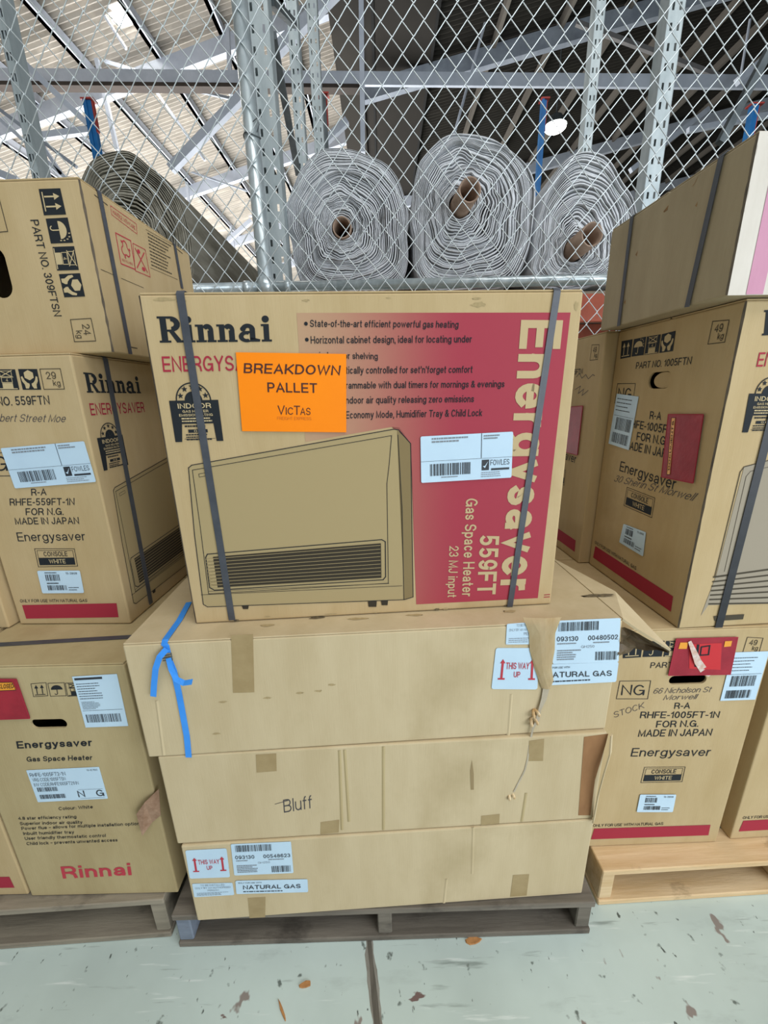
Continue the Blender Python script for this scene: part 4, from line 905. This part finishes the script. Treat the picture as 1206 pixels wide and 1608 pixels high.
t, F, D = carton('C2', 'plain_carton', 'plain carton tied with a blue strap, directly under the large printed carton', m=CBL); f, tp = F['F'], F['T']
to_be(f, [(0.8224, 0.3067),(0.8939, 0.3087),(0.896, 0.2512),(0.8231, 0.2546)], t, (('TO BE INSTALLED', .3, .9, .84), ('ONLY BY AN AUTHORISED', .08, 1.0, .64), ('PERSON', .55, .95, .44)))
this_way_up(f, [(0.8013, 0.247),(0.8998, 0.2411),(0.9058, 0.1293),(0.7968, 0.1378)], t)
code_label(f, [(0.9276, 0.3084),(1.0789, 0.3073),(1.0909, 0.1927),(0.9355, 0.1967)], '00480502', t, 31)
natural_gas(f, [(0.9111, 0.1967),(1.0909, 0.1927),(1.0929, 0.138),(0.9132, 0.1394)], t, [(0.9233, 0.1612),(1.0793, 0.1562),(0.9219, 0.1763)])
tape_patch(f, [(0.2273, 0.3126),(0.2735, 0.3124),(0.26, 0.1648),(0.2131, 0.1663)], t)
creases(f, [[(0.8454, 0.1192),(0.8459, -0.0027)], [(0.0458, 0.1575),(0.0347, 0.0052)]], t)
rows = ([(0.857, 0.3226),(0.9402, 0.318)], [(0.8717, 0.282),(0.9313, 0.2786)], [(0.8789, 0.2381),(0.9356, 0.2346)], [(0.8904, 0.1929),(0.9333, 0.1902)], [(0.9058, 0.1557),(0.9391, 0.1535)], [(0.9137, 0.1341),(0.9366, 0.1325)])
bm = bmesh.new(); prev = None; rnd = random.Random(3)
for i, (a, c) in enumerate(rows):
    cur = []
    for k in range(6):
        s = k/5; q = (a[0]+(c[0]-a[0])*s+rnd.uniform(-.002, .002), a[1]+(c[1]-a[1])*s); cur.append(bm.verts.new(f.p(q, .003+.0035*math.sin(PI*s)+.001*rnd.random())))
    if prev:
        for k in range(5): bm.faces.new((prev[k], prev[k+1], cur[k+1], cur[k]))
    prev = cur
bmesh.ops.solidify(bm, geom=bm.faces[:], thickness=.0012); obj('torn_paper', bm, noisy('torn_kraft_paper', 'ead6ae', 'dbc294', (30, 30, 12), .9, .05), t)
CLEAR = noisy('dull_packing_tape', 'b9ad98', 'a69a85', (20, 20, 20), .3)
bm = bmesh.new(); pl = [(0.9257, 0.135),(0.9224, 0.1049),(0.9144, 0.0746),(0.9108, 0.0453),(0.9017, 0.0235),(0.8961, -0.0239),(0.8952, -0.0731)]; ribbon(bm, [f.p(q, .002+.001*i) for i, q in enumerate(pl)], [f.n]*7, [.016, .013, .007, .01, .005, .0042, .004], .0008)
pl = [(0.8949, -0.069),(0.891, -0.1008),(0.8791, -0.1367),(0.8683, -0.1691)]; ribbon(bm, [f.p(q, .008) for q in pl], [f.n]*4, .004, .0008); obj('loose_tape', bm, CLEAR, t)
CURL = noisy('curled_paper', 'dcc9a6', 'b8925c', (60, 60, 60), .8)
for p, r in (([(0.9045, 0.0643)], .008), ([(0.9019, 0.0404)], .009), ([(0.8628, -0.1855)], .0075)):
    bm = bmesh.new(); tube(bm, [f.p((p[0][0]+r*math.cos(a)*.8, p[0][1]+r*math.sin(a)), .007+.006*math.sin(a*2+1)) for a in [5.4*i/14 for i in range(15)]], .0034, 6); obj('tape_curl', bm, CURL, t)
(tip,) = [(0.6311, 0.765, 0.9244)]; M = Matrix.Translation(BOX['C2'][:3]) @ Matrix.Rotation(BOX['C2'][3], 4, 'Z'); tl_ = M.inverted() @ Vector(tip); W_, D_, H_ = D
bm = bmesh.new(); A_ = Vector((W_, .0, H_)); pts = [A_, Vector((W_+.025, -.01, H_-.018)), tl_, Vector((W_+.07, .14, H_-.008)), Vector((W_, .36, H_))]
vs = [bm.verts.new(p) for p in pts]; bm.faces.new(vs); bmesh.ops.triangulate(bm, faces=bm.faces[:]); bmesh.ops.solidify(bm, geom=bm.faces[:], thickness=.005); obj('torn_flap', bm, CBL, t)
bm = bmesh.new(); rnd = random.Random(9); grid = []
for i in range(7):
    s = i/6; a = Vector((W_-.001, .0, H_-.022)).lerp(tl_+Vector((0, .01, -.008)), s); c = Vector((W_-.001, .004, H_-.105)).lerp(tl_+Vector((0, .01, -.012)), s)
    grid.append([bm.verts.new(a.lerp(c, k/5)+Vector((0, rnd.uniform(-.008, .008)+.02*math.sin(PI*s), 0))) for k in range(6)])
for i in range(6):
    for k in range(5): bm.faces.new((grid[i][k], grid[i+1][k], grid[i+1][k+1], grid[i][k+1]))
bmesh.ops.solidify(bm, geom=bm.faces[:], thickness=.001); obj('crumpled_film', bm, noisy('brown_crumpled_film', '8d7a60', '6a5942', (20, 20, 20), .25, .5), t)
bm = bmesh.new()
q = [(0.0718, 0.1664),(0.0841, 0.0823),(0.088, 0.0135)]
pts = [tp.p(q[0]), tp.p(q[1]), tp.p((q[2][0], .006)), f.p((q[2][0], H_-.004))]; nr = [(0, 0, 1), (0, 0, 1), (0, -.3, 1), (0, -1, .3)]
for p in [(0.0911, 0.2945),(0.0911, 0.2789)]: pts.append(f.p(p)); nr.append((0, -1, 0))
ribbon(bm, pts, nr, .0135, .0009, .002)
def fr(pl, offs, w=.0135): ribbon(bm, [f.p(q, o) for q, o in zip(pl, offs)], [f.n]*len(pl), w, .0009)
fr([(0.0927, 0.2645),(0.097, 0.2338),(0.0976, 0.1793),(0.0971, 0.1159),(0.0963, 0.0573),(0.0912, -0.0032)], (.004, .002, .001, .001, .001, .001))
fr([(0.0932, 0.2913),(0.0788, 0.2765),(0.066, 0.2486),(0.0552, 0.2104),(0.0464, 0.1761)], (.006, .011, .012, .010, .008), .0125)
ribbon(bm, [f.p(q, o) for q, o in zip([(0.0935, 0.2692),(0.0977, 0.2466),(0.109, 0.2248),(0.1257, 0.2189),(0.1455, 0.2241)], (.006, .012, .02, .026, .03))], [(0, -1, 0), (.1, -1, .1), (0, -.8, .6), (0, -.6, .8), (.1, -.6, .8)], .0115, .0009)
bl = obj('blue_strap', bm, BLUE, t)
bm = bmesh.new()
for z_ in (0, .006, .012): tube(bm, [f.p(q, .007) for q in [(x, y-z_) for x, y in [(0.0811, 0.2747),(0.1016, 0.2782)]]], .0011, 6)
tube(bm, [f.p(q, .007) for q in [(0.1008, 0.2814),(0.1004, 0.2625)]], .0011, 6); obj('wire_buckle', bm, DKSTEEL, bl)

for i, (p, w, h) in enumerate(zip([(0.4015, 0.067),(0.293, 0.0447),(0.4926, 0.0532),(1.0928, 0.1079),(0.6249, 0.0576),(0.8481, 0.054)], (.03, .02, .03, .05, .03, .02), (.008, .006, .006, .01, .006, .008))): scuff(t, tp, p, w, h, 60+i, SCUD if i in (0, 3) else SCUF)
for i, p in enumerate([(0.3585, 0.1563),(0.4014, 0.1585),(0.2869, 0.1475),(0.188, 0.1441),(0.4308, 0.1736),(0.1622, 0.0576)]): scuff(t, f, p, .012, .0035, 70+i, SCUF)
# ------------------------------------------------------------------ left stack
t, F, D = carton('L1', 'heater_carton', 'carton with red brand lettering near its base, bottom of the left stack', m=CBD, holes=(('F',)+([(0.1994, 0.5899)])[0]+(.043, .0135),)); f = F['F']
pouch(f, [(0.1091, 0.722),(0.1608, 0.7205),(0.1625, 0.6107),(0.0761, 0.6095)], t, 'red document pouch', [(0.1038, 0.7138),(0.1506, 0.7133),(0.1535, 0.6922),(0.0969, 0.6903)], 'ENCLOSED')
d, l = Ink(f), Ink(f)
icon('up', Q(*[(0.1876, 0.7044),(0.223, 0.7066),(0.2179, 0.6704),(0.1844, 0.6688)]), d, l, False); icon('umbrella', Q(*[(0.2267, 0.7046),(0.2644, 0.7054),(0.2607, 0.6691),(0.2238, 0.6689)]), d, l, False); icon('stack', Q(*[(0.2667, 0.704),(0.3024, 0.7047),(0.2999, 0.6686),(0.2636, 0.6678)]), d, l, False)
d.build('handling_symbols', INK, t, 1)
k = Ink(f)
for s, p, o in (('Energysaver', [(0.1046, 0.5188),(0.2879, 0.5216),(0.1075, 0.5407)], .03), ('Gas Space Heater', [(0.1166, 0.4778),(0.2782, 0.4785),(0.1197, 0.4932)], .022), ('Colour: White', [(0.1556, 0.3173),(0.2443, 0.3211),(0.157, 0.3281)], .01),
                ('4.8 star efficiency rating', [(0.0426, 0.2874),(0.1943, 0.2888),(0.0439, 0.298)], .012), ('Superior indoor air quality', [(0.0423, 0.2691),(0.2056, 0.2695),(0.0438, 0.2798)], .012),
                ('Power flue – allows for multiple installation options', [(0.0417, 0.2518),(0.3601, 0.2598),(0.043, 0.2626)], .012), ('Inbuilt humidifier tray', [(0.0415, 0.2338),(0.1758, 0.2352),(0.0428, 0.2447)], .012),
                ('User friendly thermostatic control', [(0.0408, 0.2161),(0.2556, 0.2204),(0.0422, 0.2271)], .012), ('Child lock – prevents unwanted access', [(0.0404, 0.1971),(0.2832, 0.2031),(0.0417, 0.2082)], .012)): Ink(f).text(s, *p, off=o).build('printed_text', INK, t, 1)
Ink(f).text('Rinnai', *[(0.1049, 0.0687),(0.2958, 0.0762),(0.109, 0.1148)], off=.03).build('brand_logo', REDL, t, 1)
F_ = Q(*[(0.1084, 0.4516),(0.2901, 0.4568),(0.2902, 0.3537),(0.11, 0.3473)]); st = sheet('sticker', f, rounded(F_, .01, 2, 2), WHITE, t, .0005, 2, 'white model code sticker')
k = Ink(f); k.ftext('RHFE-1005FT2-1N', F_, .03, .52, .8, .91, -.01); k.ftext('VRS CODE:1005FTSN', F_, .04, .5, .65, .75, -.012); k.ftext('INV CODE:RHFE1005FT21NN', F_, .04, .66, .5, .6, -.012)
k.bars(F_, .06, .34, .33, .46, 22, 41); k.bars(F_, .06, .42, .1, .23, 30, 42); k.ftext('N', F_, .6, .7, .1, .3, .01); k.ftext('G', F_, .86, .97, .1, .3, .01); k.quad(F_, .62, .33, .97, .335); k.quad(F_, .62, .05, .97, .055); k.ftext('10-6760', F_, .82, .97, .9, .95, -.01)
k.build('sticker_lettering', STKINK, st, 5)
F_ = Q(*[(0.2875, 0.722),(0.3911, 0.7264),(0.3876, 0.5799),(0.2856, 0.5782)]); st = sheet('consignment_note', f, [F_(0, 0), F_(1, 0), F_(1, 1), F_(0, 1)], WHITE, t, .0006, 3, 'white consignment note')
k = Ink(f); k.quad(F_, .04, .93, .66, .97); k.bars(F_, .08, .88, .1, .26, 40, 44); k.lines(F_, .05, .6, .55, .88, 7, 45, .25); k.lines(F_, .06, .5, .36, .52, 6, 46, .3); k.quad(F_, .04, .335, .96, .34); k.build('note_print', STKINK, st, 6)
bm = bmesh.new(); pl = [(0.4253, 0.3818),(0.3909, 0.3532),(0.3624, 0.3152),(0.3629, 0.2394),(0.3886, 0.2701),(0.4145, 0.2938)]; lo = [f.p(q, .002+.012*(1 if i in (1, 2, 3) else 0)) for i, q in enumerate(pl)]
bm.faces.new([bm.verts.new(p) for p in lo]); bmesh.ops.triangulate(bm, faces=bm.faces[:]); bmesh.ops.solidify(bm, geom=bm.faces[:], thickness=.0015); obj('torn_liner', bm, noisy('pinkish_torn_liner', 'a98a72', '8c6c55', (40, 40, 40), .9, .4), t, None)
tp = F['T']; bm = bmesh.new(); q = [(0.0571, 0.0798),(0.3388, 0.1064)]; ribbon(bm, [tp.p((-.0+.001, q[0][1])), tp.p((D[0]-.001, q[1][1]))], [(0, 0, 1)]*2, .016, .0009, .001); obj('strap', bm, STRAP, t)
L1x = BOX['L1']; w_ = L1x[4]
t, F, D = carton('L1b', 'heater_carton', 'carton cut off by the left edge, on the pallet beside the red-lettered carton', m=CB, ext=(L1x[0]-w_-.012, L1x[1]+.004, L1x[2], 0, w_, .9, L1x[6]))
art_1005_end(F['F'], t)
t, F, D = carton('L2', 'heater_carton', 'printed carton with a handwritten street name, middle of the left stack'); f, r = F['F'], F['R']
model_lines(f, (('PART NO. 559FTN', [(0.0425, 0.5676),(0.2319, 0.5684),(0.0443, 0.5872)], .012), ('R-A', [(0.1294, 0.356),(0.1679, 0.3568),(0.1331, 0.3731)], .012), ('RHFE-559FT-1N', [(0.0685, 0.332),(0.2311, 0.3308),(0.0725, 0.3498)], .012), ('FOR N.G.', [(0.1017, 0.3067),(0.1974, 0.3063),(0.1058, 0.3246)], .012),
    ('MADE IN JAPAN', [(0.0688, 0.283),(0.2314, 0.2822),(0.0705, 0.3009)], .012), ('Energysaver', [(0.0623, 0.2385),(0.2373, 0.2389),(0.0641, 0.2622)], -.004), (NATGAS, [(0.0193, 0.0672),(0.2009, 0.0673),(0.0208, 0.0762)], .008), ('NG', [(0.0176, 0.4165),(0.0891, 0.4183),(0.0255, 0.4516)], -.006)), t)
k = Ink(f); k.text('bert Street Moe', *[(0.1029, 0.5328),(0.2575, 0.5282),(0.1096, 0.5499)], off=-.016, shear=.15); k.build('handwriting', mat('pen_ink', '3f3d42'), t, 1)
k = Ink(f); k.line([(0.0128, 0.4609),(0.1095, 0.4613),(0.0964, 0.4058),(-0.0016, 0.4059)], .0016, True); k.build('gas_type_box', INK, t, 1)
d, l = Ink(f), Ink(f); icon('stack', Q(*[(0.1252, 0.6463),(0.1718, 0.6452),(0.1697, 0.6018),(0.121, 0.6029)]), d, l); icon('hands', Q(*[(0.1788, 0.6457),(0.2221, 0.6447),(0.22, 0.6006),(0.1775, 0.6016)]), d, l); icon('umbrella', Q(*[(0.0723, 0.6462),(0.1192, 0.6458),(0.1151, 0.603),(0.0677, 0.6041)]), d, l)
d.build('handling_symbols', INK, t, 1); l.build('symbol_linework', TAN, t, 2)
kg_part(f, [(0.2284, 0.6445),(0.275, 0.6441),(0.2736, 0.6008),(0.2265, 0.6014)], '29', t)
console_white(f, [(0.0996, 0.2181),(0.2025, 0.2169),(0.1995, 0.1694),(0.0963, 0.1684)], t); small_label(f, [(0.0912, 0.1581),(0.2036, 0.1579),(0.1998, 0.0944),(0.0882, 0.0942)], t, 'small white barcode sticker')
Ink(f).poly([(0.0219, 0.0593),(0.2786, 0.063),(0.2753, 0.0215),(0.0218, 0.0187)]).build('red_stripe', RED, t, 1)
fowles(f, [(0.0882, 0.4719),(0.2923, 0.4845),(0.2991, 0.3878),(0.0953, 0.3751)], t, 'white auction lot sticker', 13)
art_559_large(r, t)
a, b_ = [(0.091, 0.0101),(0.1082, 0.6793)]; strap_side(t, D, 'R', a, b_, w=.016)
L2x = BOX['L2']
t, F, D = carton('L2b', 'heater_carton', 'strapped carton cut off by the left edge, under the sideways-printed carton', ext=(L2x[0]-.318, L2x[1]-.008, L2x[2], -.033, .3041, .8291, .677))
strap_over(t, D, (.272, 0), (.272, .677), STRAPB, .016)
(h3,) = [(0.3408, 0.1687)]
t, F, D = carton('L3', 'heater_carton', 'carton lying on its side with sideways printing, topmost of the left stack', holes=(('F', h3[0], h3[1], .025, .05),)); worn_edge(t, D, 'R'); f, r = F['F'], F['R']
def rot(p): return Q(p[1], p[2], p[3], p[0])          # turned a quarter clockwise: up points right
def rotq(p): tl, tr, br, bl = p; return Q(tr, br, bl, tl)
d, l = Ink(f), Ink(f)
for kind, p in (('up', [(0.4722, 0.3177),(0.5175, 0.3177),(0.5184, 0.2715),(0.4712, 0.2713)]), ('umbrella', [(0.4733, 0.2652),(0.5203, 0.2661),(0.5209, 0.2201),(0.4727, 0.2198)]), ('stack', [(0.4743, 0.2135),(0.5212, 0.2138),(0.5208, 0.1689),(0.4732, 0.1689)]), ('hands', [(0.4752, 0.162),(0.5218, 0.1627),(0.5224, 0.1173),(0.4759, 0.1167)])): icon(kind, rotq(p), d, l)
d.build('handling_symbols', INK, t, 1); l.build('symbol_linework', TAN, t, 2)
k = Ink(f); k.text('PART NO. 309FTSN', *[(0.4398, 0.264),(0.4434, 0.0792),(0.4571, 0.264)], off=.01); k.build('printed_text', INK, t, 1)
k = Ink(f); kg_box(rotq([(0.4784, 0.0718),(0.5254, 0.0733),(0.5255, 0.0267),(0.4766, 0.0262)]), '24', k); k.line([(0.3462, 0.3045),(0.3853, 0.3045),(0.3863, 0.2446),(0.3463, 0.2427)], .0016, True); k.build('weight_mark', INKS, t, 1)
k = Ink(r); HW = [(0.0911, 0.3215),(0.187, 0.3198),(0.1831, 0.2964),(0.0897, 0.3036)]; k.line(HW, .0014, True); k.ftext('HANDLE WITH CARE', Q(*HW), .06, .94, .25, .75, -.005)
RQ = Q(*[(0.0917, 0.2683),(0.1487, 0.2708),(0.1477, 0.2082),(0.0914, 0.2055)]); k.line([RQ(0, 0), RQ(1, 0), RQ(1, 1), RQ(0, 1)], .0026, True)
for a in (90, 210, 330):
    k.arc(RQ, .5+.14*math.cos(math.radians(a)), .58+.14*math.sin(math.radians(a)), .17, .17, .72, a-110, a+110, 10)
    k.pat(RQ, [(.5+.3*math.cos(math.radians(a+40))+.07*math.cos(q), .58+.3*math.sin(math.radians(a+40))+.07*math.sin(q)) for q in (.4+a, 2.5+a, 4.6+a)])
k.ftext('RECYCLABLE', RQ, .12, .88, .12, .2, .0)
HQ = Q(*[(0.1566, 0.2678),(0.2089, 0.2701),(0.2117, 0.2077),(0.146, 0.2052)]); k.line([HQ(0, 0), HQ(1, 0), HQ(1, 1), HQ(0, 1)], .0018, True); k.line([HQ(.15, .15), HQ(.85, .85)], .003); k.line([HQ(.15, .85), HQ(.85, .15)], .003)
k.arc(HQ, .4, .8, .12, .08, 0, 0, 360, 10); k.arc(HQ, .6, .2, .12, .08, 0, 0, 360, 10); k.build('red_handling_symbols', REDL, t, 1)
k = Ink(r); BQ = Q(*[(0.2288, 0.322),(0.377, 0.3312),(0.3639, 0.2392),(0.2206, 0.2317)]); k.lines(BQ, .04, .92, .05, .97, 10, 51, .35); k.line([BQ(0, 1), BQ(1, 1)], .001); k.line([BQ(0, 0), BQ(1, 0)], .001); k.line([(0.0124, 0.1724),(0.0655, 0.1722)], .0012); k.line([(0.0815, 0.1723),(0.1703, 0.1726)], .0012)
for p in ([(0.0401, 0.3215),(0.0793, 0.3181)], [(0.3723, 0.3281),(0.4199, 0.3242)], [(0.0567, 0.0206),(0.0944, 0.0202)]): k.line(p, .0022)
k.build('printed_notes', INKS, t, 1)
a, b_ = [(0.0599, 0.0037),(0.0558, 0.3373)]; strap_side(t, D, 'R', a, b_, w=.0135); a, b_ = [(0.3817, 0.2195),(0.3745, 0.3402)]; strap_side(t, D, 'R', a, b_, w=.0135)

# ------------------------------------------------------------------ right stack
t, F, D = carton('R1', 'heater_carton', 'carton with a red pouch over its hand hole, at the bottom of the right stack', holes=(('F',)+([(0.2086, 0.5983)])[0]+(.05, .0135),)); f = F['F']
art_1005_end(f, t); small_label(f, [(0.1424, 0.2067),(0.2492, 0.2018),(0.2512, 0.1339),(0.1426, 0.1391)], t, 'small white barcode sticker', 61)
po = pouch(f, [(0.152, 0.727),(0.3097, 0.7263),(0.3149, 0.6144),(0.1509, 0.6174)], t, 'torn red document pouch')
k = Ink(f)
for p in ([(0.1629, 0.7169),(0.1827, 0.7162),(0.183, 0.6974),(0.1614, 0.6982)], [(0.2781, 0.7166),(0.2961, 0.7169),(0.2964, 0.7009),(0.2785, 0.6997)]): k.poly(p)
k.build('pouch_strip', YEL, po, 14)
k = Ink(f); k.poly([(0.1871, 0.7104),(0.271, 0.7112),(0.2851, 0.6301),(0.2012, 0.6371)]); k.build('pouch_document', mat('bright_red_card', 'c41722', .5), po, 13)
k = Ink(f); k.line([(0.2201, 0.7017),(0.241, 0.7048),(0.2432, 0.6781),(0.2218, 0.677)], .004, True); k.poly([(0.207, 0.7097),(0.2136, 0.7095),(0.2203, 0.6423),(0.2136, 0.6425)]); k.build('pouch_lettering', INK, po, 14)
bm = bmesh.new(); ribbon(bm, [f.p(q, .005+.004*math.sin(i*1.3)) for i, q in enumerate([(0.1853, 0.7199),(0.2015, 0.6872),(0.2168, 0.6599),(0.2434, 0.6277),(0.262, 0.6112)])], [f.n]*5, [.008, .014, .018, .02, .008], .001); obj('torn_strip', bm, noisy('crinkled_white_film', 'e2d7cf', 'cc9f8a', (70, 70, 70), .35, .5), po)
F_ = Q(*[(0.3084, 0.6796),(0.4044, 0.68),(0.4038, 0.5293),(0.3085, 0.5289)]); st = sheet('consignment_note', f, [F_(0, 0), F_(1, 0), F_(1, 1), F_(0, 1)], WHITE, t, .0006, 3, 'white consignment note')
k = Ink(f); k.bars(F_, .15, .85, .3, .52, 30, 71); k.bars(F_, .1, .82, .05, .22, 34, 72); k.lines(F_, .06, .8, .6, .92, 5, 73, .2); k.quad(F_, .04, .55, .96, .556); k.build('note_print', STKINK, st, 6)
k = Ink(f); k.text('66 Nicholson St', *[(0.1231, 0.5581),(0.28, 0.5573),(0.1226, 0.5755)], off=-.018, shear=.3); k.text('Morwell', *[(0.1532, 0.5366),(0.2482, 0.536),(0.1521, 0.5531)], off=-.018, shear=.3); k.text('STOCK', *[(0.0291, 0.483),(0.1097, 0.5138),(0.0222, 0.5012)], off=-.022, shear=.15); k.build('handwriting', mat('pen_ink', '3f3d42'), t, 1)
t, F, D = carton('R1b', 'heater_carton', 'carton cut off by the right edge, on the pine pallet', group=None); art_1005_end(F['F'], t)
t, F, D = carton('R2b', 'heater_carton', 'carton with a red pouch half hidden between the orange-signed carton and its neighbour'); f = F['L']
art_1005_end(f, t); pouch(f, [(0.1886, 0.5253),(0.3305, 0.5346),(0.3308, 0.3704),(0.1714, 0.3688)], t, 'red document pouch')
k = Ink(f)
for pl in ([(0.2612, 0.6291),(0.2796, 0.6405),(0.2995, 0.6234),(0.3208, 0.6345),(0.3393, 0.6198),(0.3625, 0.6324),(0.3744, 0.6281)], [(0.2618, 0.5872),(0.2968, 0.599),(0.2857, 0.5743),(0.3191, 0.5884),(0.3116, 0.568),(0.3472, 0.584)]): k.line(pl, .0018)
k.build('handwriting', mat('pen_ink', '3f3d42'), t, 1)
t, F, D = carton('R2', 'heater_carton', 'carton with two white stickers and a red pouch, middle of the right stack', holes=(('L',)+([(0.2034, 0.6052)])[0]+(.042, .021),)); worn_edge(t, D, 'L'); f, g = F['L'], F['F']
h_ = ([(0.2103, 0.605)])[0]; sheet('hole_flap', Face(f.o-f.n*.006, f.u, f.v), [(h_[0]+.041*math.cos(2*PI*k_/20)*.9+.004, h_[1]+.02*math.sin(2*PI*k_/20)) for k_ in range(20)], CB, t, .002)
art_1005_end(f, t)
F_ = Q(*[(0.0322, 0.5724),(0.133, 0.564),(0.1246, 0.4138),(0.024, 0.4214)]); st = sheet('sticker', f, [F_(0, 0), F_(1, 0), F_(1, 1), F_(0, 1)], WHITE, t, .0006, 3, 'white consignment sticker')
k = Ink(f); k.bars(F_, .2, .9, .32, .56, 26, 81); k.bars(F_, .12, .88, .06, .26, 26, 82); k.lines(F_, .08, .9, .66, .95, 4, 83, .2); k.quad(F_, .05, .59, .95, .595); k.build('barcode', STKINK, st, 6)
small_label(f, [(0.1517, 0.1962),(0.2485, 0.2027),(0.2528, 0.1322),(0.1449, 0.1347)], t, 'small white barcode sticker', 85)
pouch(f, [(0.259, 0.521),(0.3655, 0.5256),(0.374, 0.3684),(0.2723, 0.3635)], t, 'red document pouch', [q for q in (lambda a: (a[0], a[1], a[2], a[3]))([(0.2902, 0.3733),(0.2728, 0.5135),(0.2852, 0.5142),(0.3006, 0.3753)])], 'DOCUMENTS')
k = Ink(f); k.text('30 Sherin St Morwell', *[(0.0749, 0.3109),(0.386, 0.3267),(0.0801, 0.332)], off=-.018, shear=.3); k.build('handwriting', mat('pen_ink', '3f3d42'), t, 1)
serif_logo(Ink(g), *[[(0.0489, 0.6839),(0.2332, 0.6897),(0.0422, 0.7315)]][0]).build('brand_logo', INK, t, 1)
Ink(g).text('ENERGYSAVER', *[(0.0516, 0.6234),(0.2532, 0.6273),(0.0515, 0.6515)], off=.012).build('red_title', RED, t, 1)
badge(g, Q(*[(0.0493, 0.5697),(0.1387, 0.5677),(0.1461, 0.4868),(0.0531, 0.4879)]), t)
HG = mat('heater_grey_ink', '9d9280', .8, spec=.2)
k = Ink(g); k.poly([(0.076, 0.4112),(0.1295, 0.4253),(0.3817, 0.4635),(0.4368, 0.0533),(0.0662, 0.0645),(0.0525, 0.0349),(0.069, 0.1424)]); k.build('heater_picture', HG, t, 1)
k = Ink(g); k.line([(0.0657, 0.1425),(0.0697, 0.3998),(0.076, 0.4112),(0.1299, 0.4239),(0.2509, 0.4445)], .002); k.line([(0.0872, 0.155),(0.0858, 0.389),(0.0936, 0.4005),(0.1466, 0.4118)], .0012); k.line([(0.0624, 0.1427),(0.1991, 0.1563)], .0016)
for i in range(7): k.line([((1-s)*a_[0]+s*c_[0], (1-s)*a_[1]+s*c_[1]) for (a_, c_) in ([(0.0645, 0.1409),(0.0671, 0.068)], [(0.2699, 0.1614),(0.2882, 0.0596)]) for s in (i/6,)], .0042)
k.build('heater_outline', INKS, t, 2)
k = Ink(g); k.poly([(0.0862, 0.033),(0.1666, 0.0339),(0.1667, 0.0194),(0.0928, 0.0182)]); k.build('heater_feet', INKS, t, 3)
a, b_ = [(0.1054, -0.0009),(0.1135, 0.5917)]; b_ = (a[0]+(b_[0]-a[0])*(D[2]-a[1])/(b_[1]-a[1]), D[2]); strap_over(t, D, a, b_, STRAPB, .02)
t, F, D = carton('R3', 'carton', 'white-faced carton with a pink stripe, topmost of the right stack', m=CBG); worn_edge(t, D, 'L'); f, g = F['L'], F['F']
sheet('white_front', g, [(.002, .002), (D[0]-.002, .002), (D[0]-.002, D[2]-.002), (.002, D[2]-.002)], CBW, t, .0004, 0, 'white printed front')
PINK = noisy('faded_pink_ink', 'cf97ad', 'c48ba3', (9, 9, 3), .8)
(p0,), (p1,) = [(0.038, 0.0059)], [(0.072, 0.0032)]
for u0_ in (p0[0], p0[0]+.2, p0[0]+.42): Ink(g).poly([(u0_, .003), (u0_+p1[0]-p0[0], .003), (u0_+p1[0]-p0[0], D[2]-.003), (u0_, D[2]-.003)]).build('pink_stripe', PINK, t, 3)
a, b_ = [(0.0964, -0.0058),(0.0929, 0.2497)]; strap_side(t, D, 'L', a, b_, STRAP, .013); a, b_ = [(0.3452, -0.0022),(0.368, 0.2675)]; strap_side(t, D, 'L', a, b_, STRAP, .014)
k = Ink(f)
for pl in ([(0.1274, 0.165),(0.1358, 0.1725),(0.134, 0.1587)], [(0.2144, 0.2281),(0.2292, 0.235),(0.2274, 0.2257),(0.2174, 0.2244)], [(0.3162, 0.2),(0.3215, 0.2059),(0.3206, 0.196)], [(0.1045, 0.0577),(0.1113, 0.0641),(0.1115, 0.0516)], [(0.2938, 0.2412),(0.3061, 0.2473),(0.3115, 0.2595),(0.302, 0.2435)]): k.poly(pl)
k.build('scuff_mark', CEDGE, t, 0)
for nm in ('heater_body_ink', 'grille_ink', 'pen_ink'): pass
